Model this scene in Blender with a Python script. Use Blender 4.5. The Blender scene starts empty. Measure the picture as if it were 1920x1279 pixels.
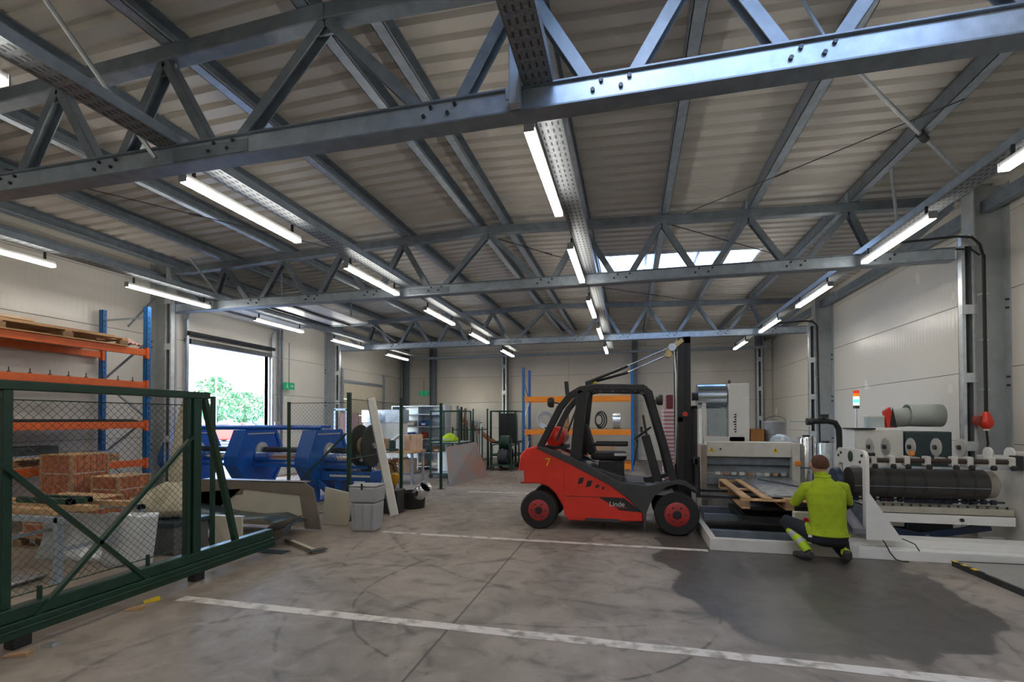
import bpy, bmesh, math, random
from mathutils import Vector, Matrix
random.seed(7)
SC = bpy.context.scene
COL = SC.collection
PI = math.pi

# ---------------------------------------------------------------- camera
cam_d = bpy.data.cameras.new('camera')
cam = bpy.data.objects.new('camera', cam_d)
COL.objects.link(cam)
cam.location = (0, 0, 1.65)
cam_d.sensor_width = 36.0
cam_d.lens = 911.33 / 1920 * 36.0
cam_d.shift_y = (772.93 - 639.5) / 1920
cam_d.clip_start = 0.05
cam_d.clip_end = 400
YAW, PITCH, ROLL = 0.2380, 0.0146, -0.0022
cam.matrix_world = (Matrix.Translation((0, 0, 1.65)) @ Matrix.Rotation(YAW, 4, 'Z')
                    @ Matrix.Rotation(PI / 2 + PITCH, 4, 'X') @ Matrix.Rotation(ROLL, 4, 'Z'))
SC.camera = cam

# ---------------------------------------------------------------- sky, sun, exposure
world = bpy.data.worlds.new('sky')
SC.world = world
world.use_nodes = True
wn = world.node_tree
wn.nodes.clear()
w_out = wn.nodes.new('ShaderNodeOutputWorld')
w_bg = wn.nodes.new('ShaderNodeBackground')
w_sky = wn.nodes.new('ShaderNodeTexSky')
w_sky.sky_type = 'NISHITA'
w_sky.sun_disc = False
w_sky.sun_elevation = math.radians(38)
w_sky.sun_rotation = math.radians(200)
w_sky.air_density = 1.0
w_sky.dust_density = 0.6
w_sky.ozone_density = 2.5
w_bg.inputs['Strength'].default_value = 1.35
wn.links.new(w_sky.outputs['Color'], w_bg.inputs['Color'])
wn.links.new(w_bg.outputs['Background'], w_out.inputs['Surface'])
SC.view_settings.view_transform = 'Standard'
SC.view_settings.look = 'None'
SC.view_settings.gamma = 1.0
SC.view_settings.use_curve_mapping = False
SC.view_settings.exposure = 0.88
LAMP = 16.0          # emission of the LED diffusers

# ---------------------------------------------------------------- materials
MATS = {}
def mat(name, col, rough=0.5, metal=0.0, var=0.12, scale=6.0, bump=0.0, bscale=60.0, emit=None, estr=0.0, stretch=None, coat=0.0, spec=0.5):
    if name in MATS: return MATS[name]
    m = bpy.data.materials.new(name); m.use_nodes = True
    nt = m.node_tree; b = nt.nodes['Principled BSDF']
    b.inputs['Roughness'].default_value = rough
    b.inputs['Metallic'].default_value = metal
    b.inputs['Specular IOR Level'].default_value = spec
    if coat: b.inputs['Coat Weight'].default_value = coat
    c = (*col, 1.0)
    tc = nt.nodes.new('ShaderNodeTexCoord')
    src = tc.outputs['Object']
    if stretch:
        mp = nt.nodes.new('ShaderNodeMapping'); mp.inputs['Scale'].default_value = stretch
        nt.links.new(src, mp.inputs['Vector']); src = mp.outputs['Vector']
    if var > 0:
        n = nt.nodes.new('ShaderNodeTexNoise'); n.inputs['Scale'].default_value = scale
        n.inputs['Detail'].default_value = 5.0
        nt.links.new(src, n.inputs['Vector'])
        r = nt.nodes.new('ShaderNodeValToRGB')
        r.color_ramp.elements[0].position = 0.3; r.color_ramp.elements[1].position = 0.7
        r.color_ramp.elements[0].color = (*[max(0, x * (1 - var)) for x in col], 1)
        r.color_ramp.elements[1].color = (*[min(1, x * (1 + var)) for x in col], 1)
        nt.links.new(n.outputs['Fac'], r.inputs['Fac'])
        nt.links.new(r.outputs['Color'], b.inputs['Base Color'])
        mr = nt.nodes.new('ShaderNodeMapRange')
        mr.inputs['To Min'].default_value = max(0.02, rough - 0.08); mr.inputs['To Max'].default_value = min(1, rough + 0.08)
        nt.links.new(n.outputs['Fac'], mr.inputs['Value']); nt.links.new(mr.outputs['Result'], b.inputs['Roughness'])
    else:
        b.inputs['Base Color'].default_value = c
    if bump > 0:
        n2 = nt.nodes.new('ShaderNodeTexNoise'); n2.inputs['Scale'].default_value = bscale
        nt.links.new(src, n2.inputs['Vector'])
        bp = nt.nodes.new('ShaderNodeBump'); bp.inputs['Strength'].default_value = bump; bp.inputs['Distance'].default_value = 0.01
        nt.links.new(n2.outputs['Fac'], bp.inputs['Height']); nt.links.new(bp.outputs['Normal'], b.inputs['Normal'])
    if emit is not None:
        b.inputs['Emission Color'].default_value = (*emit, 1); b.inputs['Emission Strength'].default_value = estr
    MATS[name] = m
    return m

def mixglass(name, tint=(0.9, 0.95, 1.0), gloss=0.12, rough=0.03):
    m = bpy.data.materials.new(name); m.use_nodes = True
    nt = m.node_tree; nt.nodes.clear()
    o = nt.nodes.new('ShaderNodeOutputMaterial'); mx = nt.nodes.new('ShaderNodeMixShader')
    t = nt.nodes.new('ShaderNodeBsdfTransparent'); g = nt.nodes.new('ShaderNodeBsdfGlossy')
    t.inputs['Color'].default_value = (*tint, 1); g.inputs['Roughness'].default_value = rough
    mx.inputs['Fac'].default_value = gloss
    nt.links.new(t.outputs[0], mx.inputs[1]); nt.links.new(g.outputs[0], mx.inputs[2]); nt.links.new(mx.outputs[0], o.inputs['Surface'])
    MATS[name] = m
    return m

galv = mat('galvanised_steel', (0.40, 0.47, 0.54), 0.40, 0.6, 0.16, 9.0)
galv_d = mat('galvanised_steel_dull', (0.22, 0.26, 0.30), 0.48, 0.5, 0.18, 7.0)
galv_l = mat('galvanised_steel_bright', (0.62, 0.67, 0.71), 0.34, 0.8, 0.12, 12.0)
white_p = mat('white_paint', (0.74, 0.735, 0.70), 0.4, 0, 0.05, 5)
offwhite = mat('machine_cream_paint', (0.62, 0.60, 0.55), 0.42, 0, 0.08, 6)
black_p = mat('black_paint', (0.018, 0.019, 0.022), 0.4, 0, 0.2, 8)
black_r = mat('black_rubber', (0.016, 0.016, 0.017), 0.75, 0, 0.25, 14, 0.25, 40)
dark_st = mat('dark_steel', (0.06, 0.065, 0.07), 0.4, 0.7, 0.25, 8)
steel = mat('bare_steel', (0.55, 0.57, 0.60), 0.28, 0.95, 0.10, 6, stretch=(1, 8, 1))
chrome = mat('chrome', (0.75, 0.77, 0.80), 0.14, 1.0, 0.05, 8)
red_p = mat('red_enamel', (0.70, 0.034, 0.018), 0.33, 0, 0.08, 4, coat=0.25)
green_d = mat('dark_green_paint', (0.007, 0.042, 0.026), 0.40, 0, 0.2, 9)
blue_r = mat('rack_blue_paint', (0.006, 0.13, 0.40), 0.42, 0, 0.12, 8)
blue_m = mat('machine_blue_paint', (0.003, 0.095, 0.42), 0.4, 0, 0.15, 5)
orange = mat('rack_orange_paint', (0.72, 0.13, 0.02), 0.42, 0, 0.10, 7)
orange_b = mat('bright_orange_paint', (0.88, 0.26, 0.015), 0.42, 0, 0.08, 7)
wood = mat('pallet_wood', (0.50, 0.30, 0.14), 0.7, 0, 0.28, 4, 0.15, 50, stretch=(1, 1, 6))
wood_d = mat('old_wood', (0.30, 0.18, 0.10), 0.75, 0, 0.3, 5, 0.2, 50)
card = mat('cardboard', (0.42, 0.26, 0.15), 0.8, 0, 0.15, 4)
yellow = mat('yellow_paint', (0.75, 0.52, 0.02), 0.4, 0, 0.1, 6)
grey_pl = mat('grey_plastic', (0.34, 0.35, 0.36), 0.45, 0, 0.08, 5)

# ---------------------------------------------------------------- mesh helpers
class MB:
    def __init__(s): s.v = []; s.f = []
    def add(s, vs, fs):
        o = len(s.v); s.v += [tuple(p) for p in vs]; s.f += [tuple(i + o for i in f) for f in fs]; return s
    def box(s, x0, x1, y0, y1, z0, z1):
        x0, x1 = min(x0, x1), max(x0, x1); y0, y1 = min(y0, y1), max(y0, y1); z0, z1 = min(z0, z1), max(z0, z1)
        return s.add([(x0, y0, z0), (x1, y0, z0), (x1, y1, z0), (x0, y1, z0), (x0, y0, z1), (x1, y0, z1), (x1, y1, z1), (x0, y1, z1)],
                     [(0, 3, 2, 1), (4, 5, 6, 7), (0, 1, 5, 4), (1, 2, 6, 5), (2, 3, 7, 6), (3, 0, 4, 7)])
    def frame(s, p, q, up=(0, 0, 1)):
        p, q = Vector(p), Vector(q); d = (q - p).normalized(); u = Vector(up)
        if abs(d.dot(u)) > 0.98: u = Vector((1, 0, 0)) if abs(d.x) < 0.9 else Vector((0, 1, 0))
        sd = d.cross(u).normalized(); u = sd.cross(d).normalized(); return p, q, d, sd, u
    def bar(s, p, q, w, t, up=(0, 0, 1), ow=0.0, ou=0.0):
        p, q, d, sd, u = s.frame(p, q, up)
        p = p + sd * ow + u * ou; q = q + sd * ow + u * ou
        vs = [c + sd * a * w / 2 + u * b * t / 2 for c in (p, q) for a, b in ((-1, -1), (1, -1), (1, 1), (-1, 1))]
        return s.add(vs, [(0, 1, 2, 3), (7, 6, 5, 4), (0, 4, 5, 1), (1, 5, 6, 2), (2, 6, 7, 3), (3, 7, 4, 0)])
    def chan(s, p, q, w, t, th=0.008, up=(0, 0, 1), flip=1):
        # U channel: web of width w, flanges t
        s.bar(p, q, w, th, up, 0, 0)
        s.bar(p, q, th, t, up, -w / 2, flip * t / 2); s.bar(p, q, th, t, up, w / 2, flip * t / 2); return s
    def tube(s, pts, r, n=8, closed=False, cap=True):
        pts = [Vector(p) for p in pts]; N = len(pts); rs = r if isinstance(r, (list, tuple)) else [r] * N
        rings = []; prev = None
        for i, p in enumerate(pts):
            if closed: d = pts[(i + 1) % N] - pts[i - 1]
            else: d = pts[min(i + 1, N - 1)] - pts[max(i - 1, 0)]
            d.normalize()
            if prev is None:
                u = Vector((0, 0, 1)) if abs(d.z) < 0.9 else Vector((1, 0, 0))
            else: u = prev
            sd = d.cross(u).normalized(); u = sd.cross(d).normalized(); prev = u
            rings.append([p + (sd * math.cos(2 * PI * k / n) + u * math.sin(2 * PI * k / n)) * rs[i] for k in range(n)])
        vs = [v for r_ in rings for v in r_]; fs = []
        for i in range(N if closed else N - 1):
            j = (i + 1) % N
            for k in range(n): fs.append((i * n + k, i * n + (k + 1) % n, j * n + (k + 1) % n, j * n + k))
        if cap and not closed: fs += [tuple(range(n - 1, -1, -1)), tuple((N - 1) * n + k for k in range(n))]
        return s.add(vs, fs)
    def cyl(s, p, q, r, n=20, r2=None):
        return s.tube([p, q], [r, r if r2 is None else r2], n)
    def lathe(s, prof, c=(0, 0, 0), axis='Z', n=28, caps=True):
        # prof: list of (radius, along)
        vs = []; fs = []
        for r, h in prof:
            for k in range(n):
                a = 2 * PI * k / n; x, y = r * math.cos(a), r * math.sin(a)
                if axis == 'Z': vs.append((c[0] + x, c[1] + y, c[2] + h))
                elif axis == 'Y': vs.append((c[0] + x, c[1] + h, c[2] - y))
                else: vs.append((c[0] + h, c[1] + x, c[2] + y))
        m = len(prof)
        for i in range(m - 1):
            for k in range(n): fs.append((i * n + k, i * n + (k + 1) % n, (i + 1) * n + (k + 1) % n, (i + 1) * n + k))
        if caps:
            fs.append(tuple(range(n - 1, -1, -1))); fs.append(tuple((m - 1) * n + k for k in range(n)))
        return s.add(vs, fs)
    def prism(s, poly, h0, h1, axis='Y'):
        # poly 2D; axis Y: (x,z); axis X: (y,z); axis Z: (x,y)
        n = len(poly); vs = []
        for h in (h0, h1):
            for a, b in poly:
                vs.append((a, h, b) if axis == 'Y' else (h, a, b) if axis == 'X' else (a, b, h))
        fs = [tuple(range(n)), tuple(range(2 * n - 1, n - 1, -1))] + [(i, n + i, n + (i + 1) % n, (i + 1) % n) for i in range(n)]
        return s.add(vs, fs)
    def ringprism(s, outer, inner, h0, h1, axis='Y'):
        # plate with a hole: outer and inner loops with the same vertex count
        n = len(outer); vs = []
        for loop in (outer, inner):
            for h in (h0, h1):
                for a, b in loop: vs.append((a, h, b) if axis == 'Y' else (h, a, b) if axis == 'X' else (a, b, h))
        fs = []
        for i in range(n):
            j = (i + 1) % n
            fs += [(i, j, n + j, n + i), (2 * n + j, 2 * n + i, 3 * n + i, 3 * n + j), (j, i, 2 * n + i, 2 * n + j), (n + i, n + j, 3 * n + j, 3 * n + i)]
        return s.add(vs, fs)
    def build(s, name, m, parent=None, smooth=False, bevel=0.0, loc=None, segs=2, sub=0, kind=None):
        me = bpy.data.meshes.new(name); me.from_pydata(s.v, [], s.f); me.update()
        bm = bmesh.new(); bm.from_mesh(me); bmesh.ops.recalc_face_normals(bm, faces=bm.faces); bm.to_mesh(me); bm.free()
        if smooth:
            me.polygons.foreach_set('use_smooth', [True] * len(me.polygons))
            try: me.set_sharp_from_angle(angle=math.radians(38))
            except Exception: pass
        me.materials.append(m)
        o = bpy.data.objects.new(name, me); COL.objects.link(o)
        if parent is not None: o.parent = parent
        if loc: o.location = loc
        if bevel > 0:
            b = o.modifiers.new('bevel', 'BEVEL'); b.width = bevel; b.segments = segs; b.limit_method = 'ANGLE'; b.angle_limit = math.radians(40)
        if sub:
            sb = o.modifiers.new('sub', 'SUBSURF'); sb.levels = sub; sb.render_levels = sub
        if kind: o['kind'] = kind
        return o

def tag(o, label, cat, group=None):
    o['label'] = label; o['category'] = cat
    if group: o['group'] = group
    return o
def thing(name, label, cat, loc=(0, 0, 0), rz=0.0, group=None):
    o = bpy.data.objects.new(name, None); COL.objects.link(o); o.empty_display_size = 0.2
    o.location = loc; o.rotation_euler = (0, 0, rz)
    return tag(o, label, cat, group)
def dup(root, loc=None, rz=None, label=None, group=None, parent=None):
    r = root.copy(); COL.objects.link(r)
    if parent is not None: r.parent = parent
    if loc is not None: r.location = loc
    if rz is not None: r.rotation_euler = (0, 0, rz)
    if label: r['label'] = label
    if group: r['group'] = group
    for ch in list(root.children):
        dup(ch, parent=r)
    return r
def kid(o, parent, loc):
    c = o.copy(); COL.objects.link(c); c.parent = parent; c.location = loc; return c
def struct(o):
    o['kind'] = 'structure'; return o
def arc(cx, cz, r, a0, a1, n):
    return [(cx + r * math.cos(math.radians(a0 + (a1 - a0) * i / n)), cz + r * math.sin(math.radians(a0 + (a1 - a0) * i / n))) for i in range(n + 1)]
def text_mesh(name, txt, size, m, parent, loc, rot, extrude=0.002):
    c = bpy.data.curves.new(name, 'FONT'); c.body = txt; c.size = size; c.extrude = extrude; c.align_x = 'CENTER'; c.align_y = 'CENTER'
    o = bpy.data.objects.new(name, c); COL.objects.link(o)
    dg = bpy.context.evaluated_depsgraph_get()
    me = bpy.data.meshes.new_from_object(o.evaluated_get(dg)); bpy.data.objects.remove(o)
    me.materials.clear(); me.materials.append(m)
    t = bpy.data.objects.new(name, me); COL.objects.link(t); t.parent = parent; t.location = loc; t.rotation_euler = rot
    return t
# ================================================================ ROOM SHELL
XL, XR, YF, YB = -10.05, 5.25, -6.0, 20.2
RID = -2.47
def zt(x): return 5.08 - 0.034 * abs(x - RID)       # axis of the trusses' top chord
def zs(x): return zt(x) + 0.28                      # underside of the roof sheet

# ---- floor: worn concrete with tyre marks, joint and a wet patch
def floor_material():
    m = bpy.data.materials.new('worn_concrete'); m.use_nodes = True; MATS['worn_concrete'] = m
    nt = m.node_tree; N = nt.nodes; L = nt.links; b = N['Principled BSDF']
    geo = N.new('ShaderNodeNewGeometry'); P = geo.outputs['Position']
    def noise(sc, det=6, dist=0.0, vec=P):
        n = N.new('ShaderNodeTexNoise'); n.inputs['Scale'].default_value = sc; n.inputs['Detail'].default_value = det; n.inputs['Distortion'].default_value = dist
        L.new(vec, n.inputs['Vector']); return n.outputs['Fac']
    def math_(op, a, c=None, clamp=False):
        n = N.new('ShaderNodeMath'); n.operation = op; n.use_clamp = clamp
        for i, x in enumerate((a, c)):
            if x is None: continue
            if isinstance(x, (int, float)): n.inputs[i].default_value = x
            else: L.new(x, n.inputs[i])
        return n.outputs[0]
    def ramp(x, a, c):   # smooth 0..1 between a and c
        n = N.new('ShaderNodeMapRange'); n.interpolation_type = 'SMOOTHSTEP'; L.new(x, n.inputs['Value'])
        n.inputs['From Min'].default_value = a; n.inputs['From Max'].default_value = c; return n.outputs['Result']
    def mixc(f, a, c):
        n = N.new('ShaderNodeMix'); n.data_type = 'RGBA'
        if isinstance(f, (int, float)): n.inputs['Factor'].default_value = f
        else: L.new(f, n.inputs['Factor'])
        for nm, x in (('A', a), ('B', c)):
            s = [k for k in n.inputs if k.name == nm and k.type == 'RGBA'][0]
            if isinstance(x, tuple): s.default_value = (*x, 1)
            else: L.new(x, s)
        return [k for k in n.outputs if k.type == 'RGBA'][0]
    sep = N.new('ShaderNodeSeparateXYZ'); L.new(P, sep.inputs[0]); X, Y = sep.outputs[0], sep.outputs[1]
    n1 = noise(0.55, 7, 0.6); n2 = noise(3.2, 8, 1.2); n3 = noise(22, 4)
    c = mixc(ramp(n1, 0.35, 0.65), (0.215, 0.182, 0.152), (0.335, 0.283, 0.236))
    c = mixc(math_('MULTIPLY', ramp(n2, 0.50, 0.72), 0.55), c, (0.105, 0.097, 0.090))
    c = mixc(math_('MULTIPLY', ramp(n2, 0.50, 0.30), 0.35), c, (0.40, 0.35, 0.30))
    c = mixc(math_('MULTIPLY', ramp(n3, 0.55, 0.75), 0.25), c, (0.11, 0.10, 0.092))
    # warm dust along the left side
    c = mixc(math_('MULTIPLY', ramp(math_('ADD', X, math_('MULTIPLY', n1, 1.5)), -2.2, -4.6), 0.35), c, (0.34, 0.26, 0.19))
    # tyre tracks: thin broken circles and streaks
    def circle(cx, cy, r, w, st):
        dx = math_('SUBTRACT', X, cx); dy = math_('SUBTRACT', Y, cy)
        d = math_('SQRT', math_('ADD', math_('MULTIPLY', dx, dx), math_('MULTIPLY', dy, dy)))
        d = math_('ADD', d, math_('MULTIPLY', math_('SUBTRACT', n1, 0.5), 0.25))
        k = ramp(math_('ABSOLUTE', math_('SUBTRACT', d, r)), w, 0.0)
        return math_('MULTIPLY', math_('MULTIPLY', k, ramp(n2, 0.36, 0.58)), st)
    for a in ((-0.9, 4.55, 1.62, 0.022, 0.8), (-0.2, 4.9, 2.95, 0.03, 0.5), (-1.0, 6.4, 2.6, 0.025, 0.5), (-2.4, 2.6, 1.15, 0.05, 0.5),
              (-0.2, 3.0, 2.0, 0.09, 0.35), (-3.0, 7.6, 2.6, 0.06, 0.45), (0.2, 8.6, 4.2, 0.05, 0.5), (0.6, 9.4, 6.3, 0.10, 0.35), (-1.8, 9.5, 3.1, 0.08, 0.35)):
        c = mixc(circle(*a), c, (0.055, 0.05, 0.047))
    # straight saw-cut joints along the hall
    j = ramp(math_('ABSOLUTE', math_('ADD', X, math_('ADD', 1.40, math_('MULTIPLY', math_('SUBTRACT', n2, 0.5), 0.012)))), 0.014, 0.004)
    c = mixc(math_('MULTIPLY', j, 0.8), c, (0.045, 0.04, 0.037))
    # wet / oily patch in front of the machine
    px = math_('MULTIPLY', math_('SUBTRACT', X, 1.66), 0.80)
    py = math_('MULTIPLY', math_('MAXIMUM', math_('SUBTRACT', 5.45, Y), 0.0), 0.62)
    pd = math_('SQRT', math_('ADD', math_('MULTIPLY', px, px), math_('MULTIPLY', py, py)))
    pd = math_('ADD', pd, math_('MULTIPLY', math_('SUBTRACT', noise(1.5, 8, 0.9), 0.5), 0.70))
    wet = ramp(pd, 1.05, 1.005)
    wet2 = ramp(pd, 1.25, 0.95)
    c = mixc(math_('MULTIPLY', wet2, 0.35), c, (0.10, 0.092, 0.085))
    c = mixc(math_('MULTIPLY', wet, 0.80), c, (0.058, 0.052, 0.048))
    L.new(c, b.inputs['Base Color'])
    r = N.new('ShaderNodeMapRange'); L.new(wet, r.inputs['Value']); r.inputs['To Min'].default_value = 0.55; r.inputs['To Max'].default_value = 0.36
    r2 = math_('ADD', r.outputs['Result'], math_('MULTIPLY', math_('SUBTRACT', n2, 0.5), 0.22))
    L.new(r2, b.inputs['Roughness'])
    bp = N.new('ShaderNodeBump'); bp.inputs['Strength'].default_value = 0.10; bp.inputs['Distance'].default_value = 0.01
    L.new(n3, bp.inputs['Height']); L.new(bp.outputs['Normal'], b.inputs['Normal'])
    return m
floor = struct(MB().box(XL - 0.2, XR + 0.2, YF - 0.2, YB + 0.2, -0.2, 0.0).build('floor', floor_material()))

def line_paint():
    m = bpy.data.materials.new('worn_line_paint'); m.use_nodes = True; MATS['worn_line_paint'] = m
    nt = m.node_tree; N = nt.nodes; L = nt.links; b = N['Principled BSDF']
    g = N.new('ShaderNodeNewGeometry'); n = N.new('ShaderNodeTexNoise'); n.inputs['Scale'].default_value = 7; n.inputs['Detail'].default_value = 8
    L.new(g.outputs['Position'], n.inputs['Vector'])
    r = N.new('ShaderNodeValToRGB'); r.color_ramp.elements[0].position = 0.34; r.color_ramp.elements[0].color = (0.28, 0.245, 0.21, 1)
    r.color_ramp.elements[1].position = 0.52; r.color_ramp.elements[1].color = (0.66, 0.61, 0.55, 1)
    L.new(n.outputs['Fac'], r.inputs['Fac']); L.new(r.outputs['Color'], b.inputs['Base Color']); b.inputs['Roughness'].default_value = 0.6
    return m
lp = line_paint()
def stripe(x0, x1, y, w):
    m = MB(); n = 40; rnd = random.Random(int(y * 10))
    vs = []
    for i in range(n + 1):
        x = x0 + (x1 - x0) * i / n
        vs += [(x, y - w / 2 + rnd.uniform(-.006, .006), 0.002), (x, y + w / 2 + rnd.uniform(-.006, .006), 0.002)]
    m.add(vs, [(2 * i, 2 * i + 2, 2 * i + 3, 2 * i + 1) for i in range(n)])
    return m.build('floor_line', lp, floor)
stripe(-4.05, 5.2, 3.665, 0.115); stripe(-3.55, 0.94, 6.51, 0.10); stripe(-3.6, -0.9, 10.6, 0.10)

# ---- walls: insulated sandwich panels
def panel_mat(name, col):
    m = bpy.data.materials.new(name); m.use_nodes = True; MATS[name] = m
    nt = m.node_tree; N = nt.nodes; L = nt.links; b = N['Principled BSDF']
    b.inputs['Base Color'].default_value = (*col, 1); b.inputs['Roughness'].default_value = 0.28
    g = N.new('ShaderNodeNewGeometry'); s = N.new('ShaderNodeSeparateXYZ'); L.new(g.outputs['Position'], s.inputs[0])
    w = N.new('ShaderNodeMath'); w.operation = 'ADD'; L.new(s.outputs[0], w.inputs[0]); L.new(s.outputs[1], w.inputs[1])
    q = N.new('ShaderNodeMath'); q.operation = 'MULTIPLY'; L.new(w.outputs[0], q.inputs[0]); q.inputs[1].default_value = 2 * PI / 0.1
    sn = N.new('ShaderNodeMath'); sn.operation = 'SINE'; L.new(q.outputs[0], sn.inputs[0])
    bp = N.new('ShaderNodeBump'); bp.inputs['Strength'].default_value = 0.06; bp.inputs['Distance'].default_value = 0.01
    L.new(sn.outputs[0], bp.inputs['Height']); L.new(bp.outputs['Normal'], b.inputs['Normal'])
    n = N.new('ShaderNodeTexNoise'); n.inputs['Scale'].default_value = 1.3; L.new(g.outputs['Position'], n.inputs['Vector'])
    mr = N.new('ShaderNodeMapRange'); L.new(n.outputs['Fac'], mr.inputs['Value']); mr.inputs['To Min'].default_value = 0.20; mr.inputs['To Max'].default_value = 0.30
    L.new(mr.outputs['Result'], b.inputs['Roughness'])
    return m
pan = panel_mat('panel_white', (0.70, 0.675, 0.625))
joint = mat('panel_joint_grey', (0.16, 0.16, 0.16), 0.7)
rows = [0.0, 0.18, 1.28, 2.38, 3.49, 4.59, 5.55]
def wall(name, horiz, c, out, spans, holes=()):
    # horiz: axis along the wall ('X' or 'Y'); c: face coordinate; out: +1/-1 outward direction
    root = MB()
    T = 0.12
    def put(mb, a0, a1, d0, d1, z0, z1):
        lo, hi = c + out * d0, c + out * d1
        if horiz == 'Y': mb.box(lo, hi, a0, a1, z0, z1)
        else: mb.box(a0, a1, lo, hi, z0, z1)
    def cut(a0, a1, z0, z1):
        rects = [(a0, a1, z0, z1)]
        for (h0, h1, hz0, hz1) in holes:
            nr = []
            for (p, q, r, s) in rects:
                if h1 <= p or h0 >= q or hz1 <= r or hz0 >= s: nr.append((p, q, r, s)); continue
                if h0 > p: nr.append((p, h0, r, s))
                if h1 < q: nr.append((h1, q, r, s))
                m0, m1 = max(p, h0), min(q, h1)
                if hz0 > r: nr.append((m0, m1, r, hz0))
                if hz1 < s: nr.append((m0, m1, hz1, s))
            rects = nr
        return rects
    for r in cut(spans[0] - .12, spans[-1] + .12, rows[0], rows[-1]): put(root, r[0], r[1], 0.012, T, r[2], r[3])
    o = struct(root.build(name, joint))
    for i in range(len(rows) - 1):
        for k in range(len(spans) - 1):
            for (p, q, r, s) in cut(spans[k] + 0.004, spans[k + 1] - 0.004, rows[i] + 0.004, rows[i + 1] - 0.004):
                mb = MB(); put(mb, p, q, 0.0, 0.02, r, s); mb.build('panel', pan, o, bevel=0.004, segs=1)
    return o
DOOR = (9.25, 11.85, 0.0, 3.45)
DOOR2 = (15.55, 18.45, 0.0, 3.0)
wall_right = wall('wall_right', 'Y', XR, 1, [YF, -1.3, 3.6, 8.45, 14.6, YB])
wall_left = wall('wall_left', 'Y', XL, -1, [YF, -1.3, 3.6, 8.45, 14.6, YB], [DOOR, DOOR2])
wall_back = wall('wall_back', 'X', YB, 1, [XL, -8.35, -5.15, -2.47, 0.2, 4.95, XR])
wall_front = wall('wall_front', 'X', YF, -1, [XL, -5.0, 0.0, XR])

# ---- roof sheet: trapezoidal ribs across the hall, one hole for the skylight
SKY = [(-0.75, 2.66, 10.85, 12.35), (-0.75, 2.66, 1.1, 2.6)]
ceil_m = mat('roof_sheet_white', (0.60, 0.575, 0.53), 0.38, 0.0, 0.05, 1.5)
def roof():
    m = MB(); per = 0.25; d = 0.05
    prof = []
    y = YF - 0.1
    while y < YB + 0.2:
        prof += [(y, 0), (y + 0.14, 0), (y + 0.165, d), (y + 0.225, d)]; y += per
    xs = sorted({XL - 0.1, RID, XR + 0.1} | {a for s in SKY for a in s[:2]})
    vs = []; 
    for (yy, dz) in prof:
        for x in xs: vs.append((x, yy, zs(x) + dz))
    n = len(xs); fs = []
    for i in range(len(prof) - 1):
        ym = (prof[i][0] + prof[i + 1][0]) / 2
        for k in range(n - 1):
            xm = (xs[k] + xs[k + 1]) / 2
            if any(s[0] < xm < s[1] and s[2] < ym < s[3] for s in SKY): continue
            fs.append((i * n + k, i * n + k + 1, (i + 1) * n + k + 1, (i + 1) * n + k))
    m.add(vs, fs)
    me = m.build('ceiling', ceil_m); struct(me)
    so = me.modifiers.new('thick', 'SOLIDIFY'); so.thickness = 0.006; so.offset = 0
    return me
ceiling = roof()
# weatherproof top skin of the roof, with the same holes
mb = MB()
ys = sorted({YF - 0.15, YB + 0.25} | {a for s in SKY for a in s[2:]})
xs = sorted({XL - 0.15, RID, XR + 0.15} | {a for s in SKY for a in s[:2]})
for i in range(len(ys) - 1):
    for k in range(len(xs) - 1):
        if any(s[0] < (xs[k] + xs[k + 1]) / 2 < s[1] and s[2] < (ys[i] + ys[i + 1]) / 2 < s[3] for s in SKY): continue
        a, b_ = xs[k], xs[k + 1]; z0, z1 = zs(a) + 0.07, zs(b_) + 0.07
        mb.add([(a, ys[i], z0), (b_, ys[i], z1), (b_, ys[i + 1], z1), (a, ys[i + 1], z0), (a, ys[i], z0 + .12), (b_, ys[i], z1 + .12), (b_, ys[i + 1], z1 + .12), (a, ys[i + 1], z0 + .12)],
               [(0, 3, 2, 1), (4, 5, 6, 7), (0, 1, 5, 4), (1, 2, 6, 5), (2, 3, 7, 6), (3, 0, 4, 7)])
mb.build('insulation', joint, ceiling)
# skylights: curb, glazing bars, panes
pane_m = mixglass('skylight_pane', (0.93, 0.97, 1.0), 0.10)
alu = mat('white_aluminium', (0.70, 0.72, 0.74), 0.35, 0.3, 0.05)
for i, s in enumerate(SKY):
    x0, x1, y0, y1 = s
    sk = struct(MB().bar((x0, y0, zs(x0) + .12), (x1, y0, zs(x1) + .12), 0.05, 0.34).bar((x0, y1, zs(x0) + .12), (x1, y1, zs(x1) + .12), 0.05, 0.34)
                .box(x0 - .025, x0 + .025, y0, y1, zs(x0) - .05, zs(x0) + .29).box(x1 - .025, x1 + .025, y0, y1, zs(x1) - .05, zs(x1) + .29).build('window_%d' % (i + 1), alu))
    nb = 3
    for k in range(nb):
        xa = x0 + (x1 - x0) * k / nb; xb = x0 + (x1 - x0) * (k + 1) / nb
        if k: MB().box(xa - .03, xa + .03, y0, y1, zs(xa) + .18, zs(xa) + .26).build('glazing_bar', alu, sk)
        for q in range(2):
            ya = y0 + (y1 - y0) * q / 2; yb = y0 + (y1 - y0) * (q + 1) / 2
            MB().add([(xa, ya, zs(xa) + .25), (xb, ya, zs(xb) + .25), (xb, yb, zs(xb) + .25), (xa, yb, zs(xa) + .25)], [(0, 1, 2, 3)]).build('pane', pane_m, sk)
        MB().box(xa, xb, (y0 + y1) / 2 - .02, (y0 + y1) / 2 + .02, zs((xa + xb) / 2) + .19, zs((xa + xb) / 2) + .25).build('glazing_bar', alu, sk)
    for k in (0.3, 0.72):
        xa = x0 + (x1 - x0) * k
        MB().tube([(xa, (y0 + y1) / 2, zs(xa) + .2), (xa + .15, y0 + .1, zs(xa) - .02)], 0.012, 6).build('opener_rod', dark_st, sk)

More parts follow.
